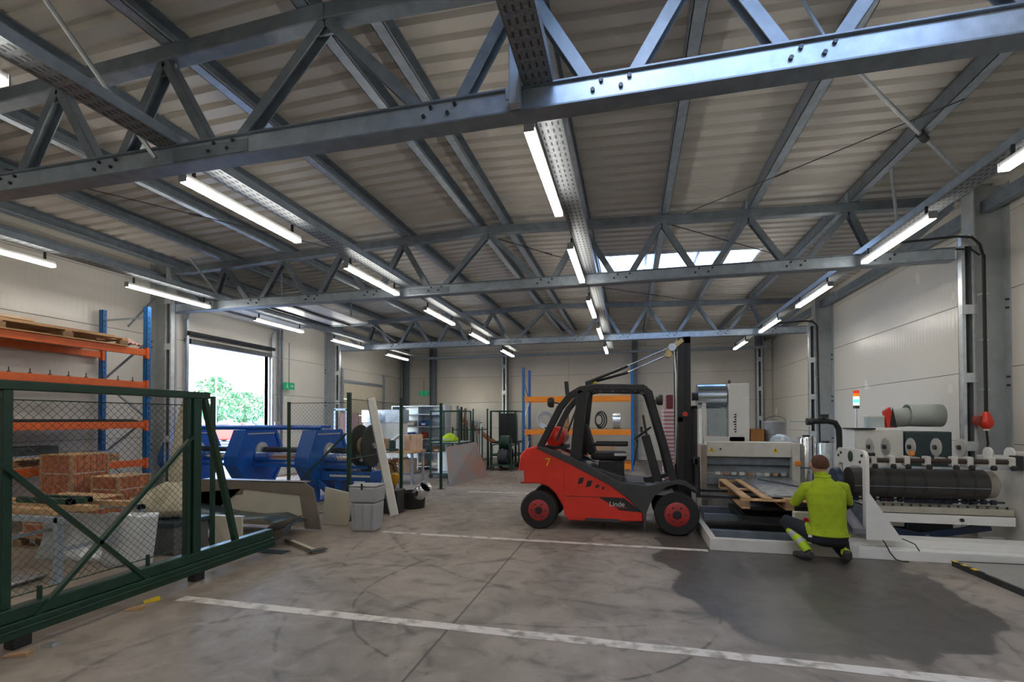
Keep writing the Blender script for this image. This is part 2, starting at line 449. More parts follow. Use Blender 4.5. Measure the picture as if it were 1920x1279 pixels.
# ================================================================ STEEL FRAME
bolt_mb = MB().lathe([(0.016, 0), (0.016, 0.02)], axis='Y', n=6)
def truss(Y, label):
    t = thing('roof_truss', label, 'truss', (RID, Y, 3.97), 0, 'roof trusses')
    def P(x, z): return (x, 0, z - 3.97)
    half = 7.10
    MB().box(-half, half, -0.06, 0.06, 0.0, 0.165).build('bottom_chord', galv, t, bevel=0.008)
    MB().box(-half, half, -0.085, 0.085, 0.165, 0.177).build('upper_flange', galv_d, t)
    MB().box(-half, half, -0.085, 0.085, -0.012, 0.0).build('bottom_flange', galv_d, t)
    for sgn in (-1, 1):
        MB().bar(P(0, zt(RID)), P(sgn * half, zt(RID + half)), 0.14, 0.14).build('top_chord', galv_d, t, bevel=0.01)
    bn = [1.03, 2.35, 3.65, 5.0, 6.2]; tn = [0.0, 1.69, 3.0, 4.33, 5.75, half]
    diags = []
    for s in (-1, 1):
        for i, b_ in enumerate(bn):
            diags.append((s * tn[i], s * (b_ - 0.10))); diags.append((s * tn[i + 1], s * (b_ + 0.10)))
    for (xt, xb) in diags:
        sg = 1 if xb > xt else -1
        ztop = zt(RID + xt) - 0.05
        MB().chan(P(xt + sg * 0.05, ztop), P(xb, 4.11), 0.10, 0.085, 0.009, up=(sg, 0, 0.3), flip=-1).build('diagonal', galv_d, t)
        for dx in (-0.03, 0.03):
            b2 = bolt_mb.build('bolt', dark_st, t) if not getattr(truss, 'b', None) else None
            if b2: truss.b = b2; b2.location = (xb + dx, -0.08, 0.10 + dx)
            else: kid(truss.b, t, (xb + dx, -0.08, 0.10 + dx))
    for xt in tn[:-1]:
        for s in ((-1, 1) if xt else (1,)):
            MB().box(s * xt - .09, s * xt + .09, -0.012, 0.012, zt(RID + xt) - 3.97 - .16, zt(RID + xt) - 3.97 - .05).build('gusset', galv, t)
    MB().box(-1.55, -0.75, -0.07, -0.06, 0.02, 0.13).build('splice_plate', galv_d, t)
    return t
TY = [-1.3, 3.6, 8.45, 14.6]
truss(TY[0], 'steel lattice roof truss nearest the front wall, spanning between the columns')
truss(TY[1], 'big steel lattice roof truss crossing above the green gate and floor line')
truss(TY[2], 'steel lattice roof truss between the blue rack end and the skylight')
truss(TY[3], 'steel lattice roof truss beyond the skylight, above the forklift mast')

# purlins: C-sections along the hall, on the nodes
pl = {-9.57: 'over the left wall', -8.22: 'second from the left wall', -6.80: 'third from the left wall', -5.47: 'fourth from the left wall', -4.16: 'fifth from the left wall',
      -2.73: 'left of the ridge pair', -2.21: 'right of the ridge pair', -0.78: 'over the middle lamp row', 0.53: 'through the middle of the skylight', 1.86: 'over the skylight near its right end',
      3.28: 'second from the right wall', 4.66: 'over the right wall'}
for x, where in pl.items():
    segs = [(YF, YB)]
    for s in SKY:
        if s[0] - .05 < x < s[1] + .05 and False: pass
    z0 = zt(x) + 0.075
    root = thing('purlin', 'long galvanised roof purlin %s' % where, 'purlin', (x, 0, z0), 0, 'roof purlins')
    MB().box(-0.004, 0.004, YF, YB, 0, 0.19).build('web', galv_d, root)
    MB().box(-0.004, 0.115, YF, YB, 0, 0.006).box(0.109, 0.115, YF, YB, 0, 0.03).build('lower_flange', galv, root)
    MB().box(-0.004, 0.115, YF, YB, 0.184, 0.19).build('upper_flange', galv_d, root)
    for ty in TY:
        MB().box(-0.02, -0.004, ty - .05, ty + .05, -0.01, 0.16).build('cleat', galv, root)

# columns: I-section against the wall plus a battened inner strip
col_m = mat('column_galvanised', (0.42, 0.455, 0.47), 0.45, 0.25, 0.10, 5)
def column(x_wall, Y, sg, label):
    # sg=+1 right wall, -1 left wall
    t = thing('steel_column', label, 'column', (x_wall, Y, 0), 0, 'steel columns carrying the trusses')
    ztop = 5.02
    def bx(a, b, *r): return MB().box(-sg * a, -sg * b, *r)
    bx(0.00, 0.016, -0.13, 0.13, 0, ztop).build('outer_flange', col_m, t)
    bx(0.42, 0.436, -0.13, 0.13, 0, ztop).build('inner_flange', col_m, t)
    bx(0.016, 0.42, -0.006, 0.006, 0, ztop).build('web', col_m, t)
    bx(0.44, 0.48, -0.16, -0.07, 0, 4.3).build('strip_leg', galv_l, t); bx(0.56, 0.60, -0.16, -0.07, 0, 4.3).build('strip_leg', galv_l, t)
    bx(0.44, 0.60, -0.07, -0.06, 0, 4.3).build('strip_back', black_p, t)
    for k in range(5):
        z = 0.2 + k * 0.98
        if z < 4.2: bx(0.43, 0.61, -0.172, -0.16, z, z + 0.14).build('batten', galv_l, t, bevel=0.004)
    for z in (1.0, 2.1, 3.2):
        for dz in (0, 0.12):
            bx(0.03, 0.075, -0.14, -0.13, z + dz, z + dz + 0.03).build('wall_clip', dark_st, t)
    bx(-0.0, 0.44, -0.14, 0.14, 0, 0.02).build('base_plate', galv_d, t)
    return t
for yy, who in ((-1.3, 'behind the front bay'), (3.6, 'beside the machine end cabinet'), (8.45, 'behind the slitting machine'), (14.6, 'next to the far corner bay')):
    column(XR, yy, 1, 'galvanised steel column with slotted strip on the right wall, %s' % who)
for yy, who in ((-1.3, 'in the front bay'), (3.6, 'at the open end of the pallet rack'), (8.45, 'between pallet rack and open door'), (14.6, 'between the exit sign and closed door')):
    column(XL, yy, -1, 'galvanised steel column with slotted strip on the left wall, %s' % who)
# gable posts on the back wall
for x, who in ((-8.45, 'beside the back exit sign'), (-5.15, 'behind the green cage'), (0.2, 'behind the forklift mast'), (4.75, 'in the right back corner'), (-9.75, 'in the left back corner')):
    t = thing('gable_post', 'slim galvanised post on the back wall, %s' % who, 'post', (x, YB - .004, 0), 0, 'posts on the back wall')
    for sx in (-0.11, 0.09): MB().box(sx, sx + 0.02, -0.30, -.01, 0, 4.85).build('flange', galv_d, t)
    MB().box(-0.09, 0.09, -0.16, -0.15, 0, 4.85).build('web', galv_d, t)
    if x in (-5.15, 4.75):
        MB().box(-0.11, -0.05, -0.32, -0.30, 0, 4.4).build('strip_leg', galv_l, t); MB().box(0.03, 0.09, -0.32, -0.30, 0, 4.4).build('strip_leg', galv_l, t)
        for k in range(4): MB().box(-0.11, 0.09, -0.325, -0.318, 0.5 + k * 1.1, 0.66 + k * 1.1).build('batten', galv_l, t)
wr = tag(MB().box(XL + 0.1, XR - 0.1, YB - 0.42, YB - 0.30, 4.28, 4.38).build('wall_rail', galv, bevel=0.01), 'horizontal steel rail across the top of the back wall', 'rail')
# eaves beams along both walls
for x, lab in ((XL + 0.22, 'left'), (XR - 0.22, 'right')):
    tag(MB().box(x - .06, x + .06, YF, YB, 4.62, 4.80).build('eaves_beam', galv_d, bevel=0.008), 'steel eaves beam along the top of the %s wall' % lab, 'beam', 'eaves beams')

# ================================================================ LAMP ROWS
led = mat('led_diffuser', (0.95, 0.93, 0.9), 0.4, 0, 0, emit=(1.0, 0.945, 0.85), estr=LAMP)
lamp_house = mat('lamp_housing_white', (0.75, 0.75, 0.74), 0.4, 0, 0.03)
rowsX = [(-8.42, 'by the left wall'), (-4.18, 'left of the ridge'), (-0.77, 'in the middle of the hall'), (3.40, 'by the right wall')]
lampY = [-4.7, -2.0, 0.72, 3.78, 6.55, 9.50, 12.48, 15.75]
LL = 1.68
perf = mat('perforated_tray', (0.20, 0.22, 0.24), 0.5, 0.6, 0.3, 40)
slot_m = mat('tray_slots', (0.06, 0.062, 0.066), 0.8)
for rx, rname in rowsX:
    tr = thing('cable_tray', 'long perforated cable tray over the lamp row %s' % rname, 'cable tray', (rx + 0.12, 0, 4.14), 0, 'cable trays')
    MB().box(-0.11, 0.11, YF + .1, 17.6, 0.0, 0.004).build('tray_bottom', perf, tr)
    for s in (-1, 1): MB().box(s * 0.11 - .003, s * 0.11 + .003, YF + .1, 17.6, 0, 0.09).build('tray_side', galv, tr)
    sl = MB()
    for k in range(-60, 176):
        yy = k * 0.1
        for xx in (-0.08, -0.03, 0.02, 0.07): sl.box(xx, xx + 0.016, yy, yy + 0.05, -0.0015, -0.0005)
    sl.build('slots', slot_m, tr, kind='stuff')
    cb = MB()
    for k, dx in enumerate((-0.05, -0.01, 0.04)):
        cb.tube([(dx + 0.015 * math.sin(yy * 1.3 + k), yy, 0.02) for yy in [YF + .2 + i * 0.6 for i in range(39)]], 0.011, 5)
    cb.build('cables', black_r, tr)
    proto = None
    for i, ly in enumerate(lampY):
        lab = 'lit LED strip lamp %s, number %d from the back wall end' % (rname, len(lampY) - i)
        lab = 'lit LED strip lamp %s, %s' % (rname, ('nearest the front wall', 'second from the front wall', 'just before the big front truss', 'just past the big front truss', 'before the truss by the rack', 'level with the skylight', 'before the far truss', 'nearest the back wall')[i])
        g = 'strip lamps of the row %s' % rname
        if proto is None:
            proto = thing('strip_lamp', lab, 'lamp', (rx, ly, 3.95), 0, g)
            MB().box(-0.035, 0.035, 0.0, LL, 0.035, 0.085).build('housing', lamp_house, proto, bevel=0.006)
            MB().box(-0.042, 0.042, 0.01, LL - .01, 0.0, 0.035).build('diffuser', led, proto)
            for yy in (0.12, LL - .12):
                MB().box(-0.012, 0.012, yy - .012, yy + .012, 0.085, 0.19).build('hanger', dark_st, proto)
            MB().box(-0.043, 0.043, -0.012, 0.0, 0.0, 0.085).build('end_cap', grey_pl, proto); MB().box(-0.043, 0.043, LL, LL + .012, 0.0, 0.085).build('end_cap', grey_pl, proto)
        else:
            dup(proto, (rx, ly, 3.95), 0, lab, g)
# post that carries the middle tray across the big truss
tag(MB().box(-0.85, -0.77, 3.42, 3.50, 3.96, 4.62).box(-0.88, -0.77, 3.43, 3.45, 4.0, 4.1).build('tray_bracket', galv, bevel=0.006), 'upright steel bracket holding the middle cable tray at the big truss', 'bracket')

# roof bracing rods and struts
def rod(p, q, r, label, cat='brace', m=None, ends=True, group='roof bracing'):
    t = thing('roof_brace', label, cat, p, 0, group)
    d = Vector(q) - Vector(p)
    MB().tube([(0, 0, 0), d], r, 8).build('bar', m or galv, t, smooth=True)
    if ends:
        mid = d * 0.55; n = d.normalized() * 0.09
        MB().tube([mid - n, mid + n], r * 2.0, 8).build('turnbuckle', dark_st, t)
    return t
# ================================================================ DOORS AND THE YARD OUTSIDE
# open sectional door on the left wall
d1 = struct(MB().box(XL - .14, XL + .03, DOOR[0] - .10, DOOR[0], 0, DOOR[3] + .1).box(XL - .14, XL + .03, DOOR[1], DOOR[1] + .10, 0, DOOR[3] + .1)
            .box(XL - .14, XL + .03, DOOR[0] - .10, DOOR[1] + .10, DOOR[3], DOOR[3] + .12).build('door_1', alu))
for k in range(5):
    x0 = XL + 0.15 + k * 0.60
    MB().box(x0, x0 + 0.59, DOOR[0] - .04, DOOR[1] + .04, 4.26, 4.30).build('panel', alu, d1, bevel=0.006)
    if k: MB().box(x0 - .05, x0 + .04, DOOR[0] - .04, DOOR[1] + .04, 4.22, 4.26).build('stiffener', dark_st, d1)
for yy in (DOOR[0] - .08, DOOR[1] + .08):
    MB().box(XL + .06, XL + 3.2, yy - .025, yy + .025, 4.24, 4.30).build('track', galv, d1)
    MB().box(XL + .04, XL + .09, yy - .03, yy + .03, 0, 4.0).build('track', galv, d1)
    MB().tube([(XL + .065, yy, 3.98), (XL + .09, yy, 4.12), (XL + .16, yy, 4.22), (XL + .30, yy, 4.27)], 0.028, 8).build('track_bend', galv, d1)
    MB().bar((XL + 2.6, yy, 4.3), (XL + 2.6, yy, zs(XL + 2.6) - .02), .03, .03).build('hanger', galv, d1)
MB().cyl((XL + .12, DOOR[0] - .1, DOOR[3] + .22), (XL + .12, DOOR[1] + .1, DOOR[3] + .22), 0.05, 12).build('spring_shaft', dark_st, d1)
MB().box(XL + .05, XL + .12, DOOR[0] - .02, DOOR[1] + .02, DOOR[3] - .02, DOOR[3] + .10).build('header', dark_st, d1)
ctrl = thing('door_control_box', 'grey door control box beside the open door', 'control box', (XL + .05, 12.075, 1.25))
MB().box(0, .1, -.11, .11, 0, .35).build('case', grey_pl, ctrl, bevel=.01)
MB().cyl((.1, 0, .25), (.12, 0, .25), .02, 10).build('button', red_p, ctrl)
# closed sectional door
d2 = struct(MB().box(XL - .14, XL - .02, DOOR2[0] - .1, DOOR2[1] + .1, 0, 0.02).build('door_2', alu))
cream = mat('door_cream', (0.72, 0.66, 0.54), 0.35, 0, 0.04)
for k in range(5):
    MB().box(XL - .06, XL - .01, DOOR2[0], DOOR2[1], .02 + k * .596, .02 + k * .596 + .588).build('panel', cream, d2, bevel=0.006)
for yy in (DOOR2[0] - .05, DOOR2[1] + .05):
    MB().box(XL - .02, XL + .06, yy - .05, yy + .05, 0, 3.5).build('track', galv, d2)
MB().box(XL - .02, XL + .04, DOOR2[0] - .1, DOOR2[1] + .1, 3.0, 3.1).build('header', galv, d2)
MB().box(XL - .01, XL + .03, 16.9, 17.1, 1.0, 1.08).build('door_handle', black_p, d2)

# yard outside the open door
asph = mat('yard_asphalt', (0.30, 0.30, 0.30), 0.85, 0, 0.15, 3)
struct(MB().box(-120, XL - .21, -60, 90, -0.16, -0.02).build('yard_ground', asph))
leaf = mat('tree_leaves', (0.10, 0.22, 0.08), 0.7, 0, 0.35, 3)
bark = mat('tree_bark', (0.12, 0.09, 0.06), 0.9)
def leafy(name, label, x, y, h, r, seed):
    t = thing(name, label, 'tree', (x, y, -0.02), 0, 'trees beyond the yard'); rnd = random.Random(seed)
    MB().tube([(0, 0, 0), (.1, 0, h * .4), (0, .1, h * .8)], [.16, .12, .04], 8).build('trunk', bark, t)
    m = MB()
    for i in range(900):
        a = rnd.uniform(0, 2 * PI); q = rnd.random() ** .5; zz = rnd.uniform(-1, 1)
        rr = r * q * math.sqrt(max(0, 1 - zz * zz)) * rnd.uniform(.75, 1.1)
        c = Vector((rr * math.cos(a), rr * math.sin(a), h * .62 + zz * h * .36)); s = rnd.uniform(.12, .26)
        u = Vector((rnd.gauss(0, 1), rnd.gauss(0, 1), rnd.gauss(0, 1))).normalized(); v = u.orthogonal().normalized()
        m.add([c - u * s, c + v * s * .5, c + u * s, c - v * s * .5], [(0, 1, 2, 3)])
    m.build('foliage', leaf, t, kind='stuff')
for i, (x, y, h, r, lb) in enumerate(((-40, 40, 6, 2.4, 'tall green tree behind the red car'), (-44, 48, 5, 2.6, 'broad green tree beside the yard pole'), (-38, 33, 4, 1.6, 'small green tree at the left of the yard'), (-46, 55, 5.5, 2.2, 'green tree at the far end of the yard'))):
    leafy('tree', lb, x, y, h, r, i)
def car(label, x, y, rz, pm):
    t = thing('car', label, 'car', (x, y, -0.02), rz, 'cars parked in the yard')
    prof = [(-2.1, .35), (-2.1, .75), (-1.9, .92), (-1.2, 1.0), (-.7, 1.42), (.7, 1.45), (1.45, 1.0), (2.05, .9), (2.15, .6), (2.15, .35)]
    MB().prism(prof, -.85, .85).build('body', pm, t, bevel=.06)
    for s in (-1, 1):
        MB().prism([(-1.05, 1.0), (-.65, 1.36), (.65, 1.38), (1.25, 1.0)], s * .85, s * .862).build('side_window', black_p, t)
        for wx in (-1.3, 1.35):
            MB().lathe([(.31, -.1), (.33, -.06), (.33, .06), (.31, .1)], (wx, s * .78, .33), 'Y', 20).build('wheel', black_r, t)
car('red car parked nearer the open door', -27, 27.5, 0.35, red_p)
car('red car parked behind the first car', -29.5, 31.5, 0.35, red_p)
car('dark grey car parked at the end of the yard', -33, 36.5, 0.35, dark_st)
for x, y, lb in ((-30, 30, 'tall slim pole standing in the yard between the cars'), (-33, 40, 'tall slim pole standing near the yard trees')):
    t = thing('yard_pole', lb, 'pole', (x, y, -0.02)); MB().cyl((0, 0, 0), (0, 0, 5.5), .06, 10, .04).build('mast', galv, t); MB().box(-.1, .5, -.08, .08, 5.5, 5.6).build('lamp_head', galv_d, t)
tag(MB().box(-60, -59.6, 20, 90, -0.02, 3.5).build('hall_facade', mat('hall_facade', (0.55, 0.6, 0.66), .5)), 'pale low hall at the far side of the yard', 'building')

# braces and hangers seen under the roof
rod((2.15, 5.30, 5.0), (4.28, 7.60, 4.86), 0.022, 'pale tubular roof brace slanting between the two right purlins', m=galv_l)
rod((3.36, 7.35, 4.93), (3.42, 7.35, 4.22), 0.020, 'short pale strut between purlin and right cable tray', m=galv_l, ends=False)
rod((-8.62, 7.95, 4.93), (-8.22, 8.33, 4.16), 0.022, 'short pale strut over the pallet rack lamp', m=galv_l, ends=False)
rod((-4.52, 2.84, 5.02), (-4.16, 3.48, 4.02), 0.022, 'pale strut hanging at the big truss over the gate', m=galv_l, ends=False)
rod((1.20, 3.95, 4.86), (1.34, 3.72, 4.22), 0.014, 'thin strut behind the big truss over the machine', ends=False)
rod((3.36, 5.9, 4.93), (.92, 8.3, 5.0), 0.007, 'thin cross rod under the right purlins with turnbuckle', m=dark_st)
rod((.6, 8.7, 5.02), (2.9, 10.7, 4.94), 0.009, 'thin cross rod between second truss and skylight', m=dark_st)
rod((-.7, 12.5, 5.0), (1.8, 14.4, 4.95), 0.009, 'thin cross rod between skylight and far truss', m=dark_st)
rod((-2.6, 8.7, 5.1), (-.8, 10.8, 5.02), 0.009, 'thin cross rod left of the skylight', m=dark_st)
rod((-8.1, 4.0, 4.88), (-5.6, 8.2, 4.96), 0.008, 'thin cross rod under the left purlins', m=dark_st)
rod((-7.4, 14.4, 4.2), (-8.1, 13.2, 4.88), 0.016, 'short strut before the far truss near the left wall', m=galv_l, ends=False)
rod((-9.85, 7.70, 3.55), (-9.85, 8.25, 4.25), 0.02, 'slanting wall brace between pallet rack and column', m=galv_d, ends=False)


# ================================================================ LEFT SIDE
# ---- helper: chain-link netting as crossing wires in a vertical rectangle
def netting(a, b, z0, z1, pitch, r, name, m, parent, org):
    # a, b: (x, y) ends; org: parent's location
    A, B = Vector((a[0], a[1], 0)), Vector((b[0], b[1], 0)); L = (B - A).length; d = (B - A) / L; H = z1 - z0
    mb = MB(); k = -H
    O = Vector(org); nrm = Vector((-d.y, d.x, 0)) * r
    def seg(s0, t0, s1, t1, off):
        p = A + d * s0 + Vector((0, 0, z0 + t0)) + nrm * off - O; q = A + d * s1 + Vector((0, 0, z0 + t1)) + nrm * off - O
        mb.tube([p, q], r, 3, cap=False)
    s = -H
    while s < L:
        s0, t0 = s, 0.0; s1, t1 = s + H, H
        if s0 < 0: t0 = -s0; s0 = 0
        if s1 > L: t1 = H - (s1 - L); s1 = L
        if s1 - s0 > 0.01:
            seg(s0, t0, s1, t1, 1)
            seg(s0, H - t0, s1, H - t1, -1)
        s += pitch
    return mb.build(name, m, parent, kind='stuff')
wire = mat('green_netting_wire', (0.035, 0.07, 0.05), 0.5, 0.2, 0.2, 20)

# ---- pallet rack against the left wall
def upright_frame(parent, xf, xr, y, h, bl):
    for x, nm in ((xf, 'upright'), (xr, 'upright')):
        o = MB().box(x - .045, x + .045, y - .04, y - .034, 0, h).box(x - .045, x - .039, y - .04, y + .04, 0, h).box(x + .039, x + .045, y - .04, y + .04, 0, h).build(nm, bl, parent)
        sl = MB()
        for k in range(int(h / .1)):
            for s in (-1, 1): sl.box(x + s * .0455 - .001, x + s * .0455 + .001, y - .008, y + .008, .05 + k * .1, .09 + k * .1)
        sl.build('slots', black_p, o, kind='stuff')
        MB().box(x - .08, x + .08, y - .07, y + .07, 0, .008).build('foot_plate', bl, o)
    z = 0.25; k = 0
    while z + .75 < h:
        p, q = (xf, xr) if k % 2 == 0 else (xr, xf)
        MB().bar((p, y, z), (q, y, z + .7), .03, .03).build('lattice', galv, parent); z += .72; k += 1
    MB().bar((xf, y, h - .2), (xr, y, h - .2), .03, .03).build('lattice', galv, parent)
    MB().bar((xf, y, .2), (xr, y, .2), .03, .03).build('lattice', galv, parent)
def beams(parent, xf, xr, y0, y1, z, om, hgt=.12):
    for x in (xf, xr):
        b = MB().box(x - .025, x + .025, y0 + .04, y1 - .04, z - hgt, z).build('beam', om, parent, bevel=.006)
        for y in (y0 + .02, y1 - .02):
            MB().box(x - .04, x + .055, y - .025, y + .025, z - hgt - .05, z + .03).build('end_connector', om, b, bevel=.004)
XF, XRR = -8.82, -9.90
rk = thing('pallet_rack', 'tall pallet rack with blue uprights and orange beams along the left wall', 'rack')
for y in (7.25, 4.35): upright_frame(rk, XF, XRR, y, 3.78, blue_r)
for z in (2.97, 2.36, 1.62, .92, .34): beams(rk, XF, XRR, 4.35, 7.25, z, orange)

def pallet(loc, rz, label, L=1.2, W=0.8, m=wood, group='wooden pallets', mb_=wood_d):
    t = thing('wooden_pallet', label, 'pallet', loc, rz, group)
    for k in range(3):
        y = -W / 2 + .05 + k * (W - .1) / 2
        MB().box(-L / 2, L / 2, y - .05, y + .05, 0, .022).build('bottom_board', m, t, bevel=.003)
        for j in range(3):
            x = -L / 2 + .07 + j * (L - .14) / 2
            MB().box(x - .07, x + .07, y - .05, y + .05, .022, .10).build('block', mb_, t, bevel=.004)
    for j in range(3):
        x = -L / 2 + .05 + j * (L - .1) / 2
        MB().box(x - .05, x + .05, -W / 2, W / 2, .10, .122).build('stringer_board', m, t, bevel=.003)
    for k in range(5):
        y = -W / 2 + .06 + k * (W - .12) / 4
        MB().box(-L / 2, L / 2, y - .055, y + .055, .122, .144).build('deck_board', m, t, bevel=.003)
    return t
pallet((-9.34, 5.9, 2.975), PI / 2, 'weathered pallet with orange edge on the top rack level', 1.9, 1.15, wood, None)
# bundle of beige profiles and paper on that pallet
t = thing('timber_bundle', 'bundle of beige boards lying on the topmost rack pallet', 'boards', (-9.3, 5.75, 3.122))
for k in range(7):
    MB().box(-.45 + k * .13, -.34 + k * .13, -1.0 + .05 * (k % 3), .95 + .07 * ((k * 2) % 3), 0.0, .035 + .02 * (k % 2)).build('board', wood if k % 2 else card, t, bevel=.003)
MB().box(-.4, .35, -.9, -.2, .06, .10).build('paper_sheet', mat('kraft_paper', (.62, .48, .33), .8), t)
t = thing('rag', 'pink and white rag lying at the pallet end on the rack', 'rag', (-9.0, 7.0, 2.98))
rnd = random.Random(3); m = MB(); n = 9; vs = []
for i in range(n):
    for j in range(n): vs.append((-.2 + .4 * i / 8, -.14 + .28 * j / 8, .02 + .12 * math.exp(-((i - 4) ** 2 + (j - 4) ** 2) / 9) + rnd.uniform(0, .05)))
m.add(vs, [(i * n + j, (i + 1) * n + j, (i + 1) * n + j + 1, i * n + j + 1) for i in range(n - 1) for j in range(n - 1)])
o = m.build('cloth', mat('pink_cloth', (.62, .40, .36), .9, 0, .3, 9), t, smooth=True); so = o.modifiers.new('t', 'SOLIDIFY'); so.thickness = .01
# row of upright hooks on the second level
for k in range(9):
    t = thing('steel_hook', 'short upright steel pin in a row on the second rack level', 'pin', (-8.82, 4.9 + k * .26, 2.362), 0, 'steel pins on the second rack level')
    MB().tube([(0, 0, 0), (0, 0, .075)], .008, 6).build('shaft', dark_st, t); MB().box(-.02, .02, -.015, .015, 0, .012).build('base', dark_st, t)
# dark mats and sheets on the third level
t = thing('mat_stack', 'flat stack of black rubber mats on the third rack level', 'mats', (-9.36, 5.9, 1.62))
for k in range(4): MB().box(-.55 + .02 * k, .55 - .01 * k, -1.2 + .03 * k, 1.25 - .04 * k, k * .012, k * .012 + .011).build('mat', black_r, t)
# flat sheets on a pallet on the fourth level
pallet((-9.36, 5.95, .925), PI / 2, 'light pallet under grey sheets on the fourth rack level', 1.6, 1.1, wood, None)
t = thing('sheet_stack', 'stack of flat grey sheets on the fourth rack level pallet', 'sheets', (-9.36, 5.95, 1.071))
for k in range(3): MB().box(-.52 + .02 * k, .5, -.85 + .04 * k, .88 - .03 * k, k * .013, k * .013 + .012).build('sheet', galv if k % 2 else galv_l, t)
t = thing('black_case', 'low black case lying on the grey sheets of the rack', 'case', (-9.2, 5.55, 1.111))
MB().box(-.18, .18, -.4, .4, 0, .13).build('body', dark_st, t, bevel=.012); MB().box(.18, .2, -.1, .1, .04, .08).build('handle', black_p, t)

# ---- brown slatted crates in front of the rack
def crate(name, label, x0, x1, y0, y1, z0, z1, group=None, ns=6):
    t = thing(name, label, 'crate', ((x0 + x1) / 2, (y0 + y1) / 2, z0), 0, group)
    a, b, c = (x1 - x0) / 2, (y1 - y0) / 2, z1 - z0
    cm = mat('brown_crate_wood', (0.44, 0.15, 0.07), 0.6, 0, .45, 18, .1, 60)
    MB().box(-a + .02, a - .02, -b + .02, b - .02, 0.02, c - .02).build('core', wood_d, t)
    w = 2 * a / ns
    for k in range(ns):
        for s in (-1, 1):
            MB().box(-a + k * w + .004, -a + (k + 1) * w - .004, s * b, s * (b - .018), .0, c).build('slat', cm, t, bevel=.003)
    w = 2 * b / ns
    for k in range(ns):
        for s in (-1, 1):
            MB().box(s * a, s * (a - .018), -b + k * w + .022 * (k == 0) + .004, -b + (k + 1) * w - .022 * (k == ns - 1) - .004, .0, c).build('slat', cm, t, bevel=.003)
    for s in (-1, 1):
        for q in (-1, 1): MB().box(s * a + s * .012, s * a - s * .03, q * b + q * .012, q * b - q * .03, 0, c + .01).build('corner_post', card, t, bevel=.003)
    MB().box(-a - .01, a + .01, -b - .01, b + .01, c, c + .018).build('lid', wood, t, bevel=.003)
    for zz in (.3, .72): MB().box(-a - .003, a + .003, -b - .003, b + .003, c * zz, c * zz + .016).build('strap', mat('pale_strap', (.6, .5, .42), .5), t)
    return t
pallet((-7.92, 5.78, 0.0), 0, 'dark pallet on the floor under the tall brown crate', 1.5, .6, wood_d, None)
crate('slatted_crate', 'tall reddish brown slatted crate standing before the rack', -8.58, -7.98, 5.42, 5.95, .145, 1.12, 'brown crates')
crate('slatted_crate', 'low reddish brown slatted crate beside the tall one', -7.78, -7.28, 5.56, 6.05, .145, .80, 'brown crates')
pallet((-7.22, 4.95, 0.0), .03, 'pallet on the floor under the small front crate', 1.2, .6, wood_d, None)
crate('slatted_crate', 'long low reddish brown crate before the taller ones', -7.72, -6.72, 4.70, 5.20, .145, .62, 'brown crates', 7)

# ---- trestle with timber beams, and bent steel sheets under it
t = thing('steel_trestle', 'grey steel trestle behind the gate netting', 'trestle', (-5.9, 3.95, 0))
for (x, y) in ((.22, -.2), (-.95, -.2), (.3, .60), (-.95, .60)):
    MB().box(x - .03, x + .03, y - .03, y + .03, 0, .66).build('leg', galv, t, bevel=.004)
    MB().box(x - .06, x + .06, y - .06, y + .06, 0, .01).build('foot', galv, t)
for y in (-.2, .60): MB().box(-.98, .33, y - .03, y + .03, .60, .66).build('rail', galv, t, bevel=.004)
for x in (.22, -.95): MB().box(x - .02, x + .02, -.2, .60, .30, .34).build('cross_rail', galv, t)
for k, (y, lb) in enumerate(((-.25, 'front timber beam lying across the steel trestle'), (.0, 'middle timber beam lying across the steel trestle'), (.3, 'rear timber beam lying across the steel trestle'))):
    o = MB().box(-1.3, .10 + .12 * k, -.05, .05, 0, .06).build('timber_beam', wood, bevel=.004, loc=(-5.9, 3.98 + y + .1, .662)); tag(o, lb, 'beam', 'timber beams on the trestle'); o.rotation_euler = (0, 0, .06 * k - .02)
t = thing('square_tube', 'dark green square tube frame lying on the timber beams', 'frame', (-6.35, 4.15, .724))
MB().box(-.4, .4, -.12, -.06, 0, .06).box(-.4, .4, .06, .12, 0, .06).build('long_side', green_d, t); MB().box(.34, .40, -.12, .12, 0.0, .06).build('short_side', green_d, t)
def bent(name, label, pts, loc, rz, w, m, cat='sheet', group=None, thick=.004):
    # sheet bent along a poly-line (in local x,z), width w along local y
    t = thing(name, label, cat, loc, rz, group); mb = MB(); n = len(pts)
    vs = [(p[0], y, p[1]) for p in pts for y in (-w / 2, w / 2)]
    mb.add(vs, [(2 * i, 2 * i + 1, 2 * i + 3, 2 * i + 2) for i in range(n - 1)])
    o = mb.build('sheet_face', m, t, smooth=True); so = o.modifiers.new('t', 'SOLIDIFY'); so.thickness = thick; so.offset = 0
    return t
gs = mat('galvanised_sheet', (.74, .78, .83), .32, .55, .12, 5)
bent('bent_steel_sheet', 'shiny galvanised sheet standing curved behind the trestle leg', [(.10 * math.sin(z * 5), z) for z in [i * .05 for i in range(12)]], (-6.42, 4.36, 0), PI / 2 + .06, 1.05, gs, group='bent galvanised sheets')
bent('bent_steel_sheet', 'shiny galvanised sheet leaning right of the trestle leg', [(.16 * z, z) for z in [i * .06 for i in range(11)]], (-5.48, 4.28, 0), PI / 2 + .2, .60, gs, group='bent galvanised sheets')
bent('bent_steel_sheet', 'flat galvanised sheet lying folded on the floor by the trestle', [(-.3, .0), (0, .01), (.3, .02), (.34, .06)], (-6.2, 3.55, .004), .1, .5, gs, group='bent galvanised sheets')

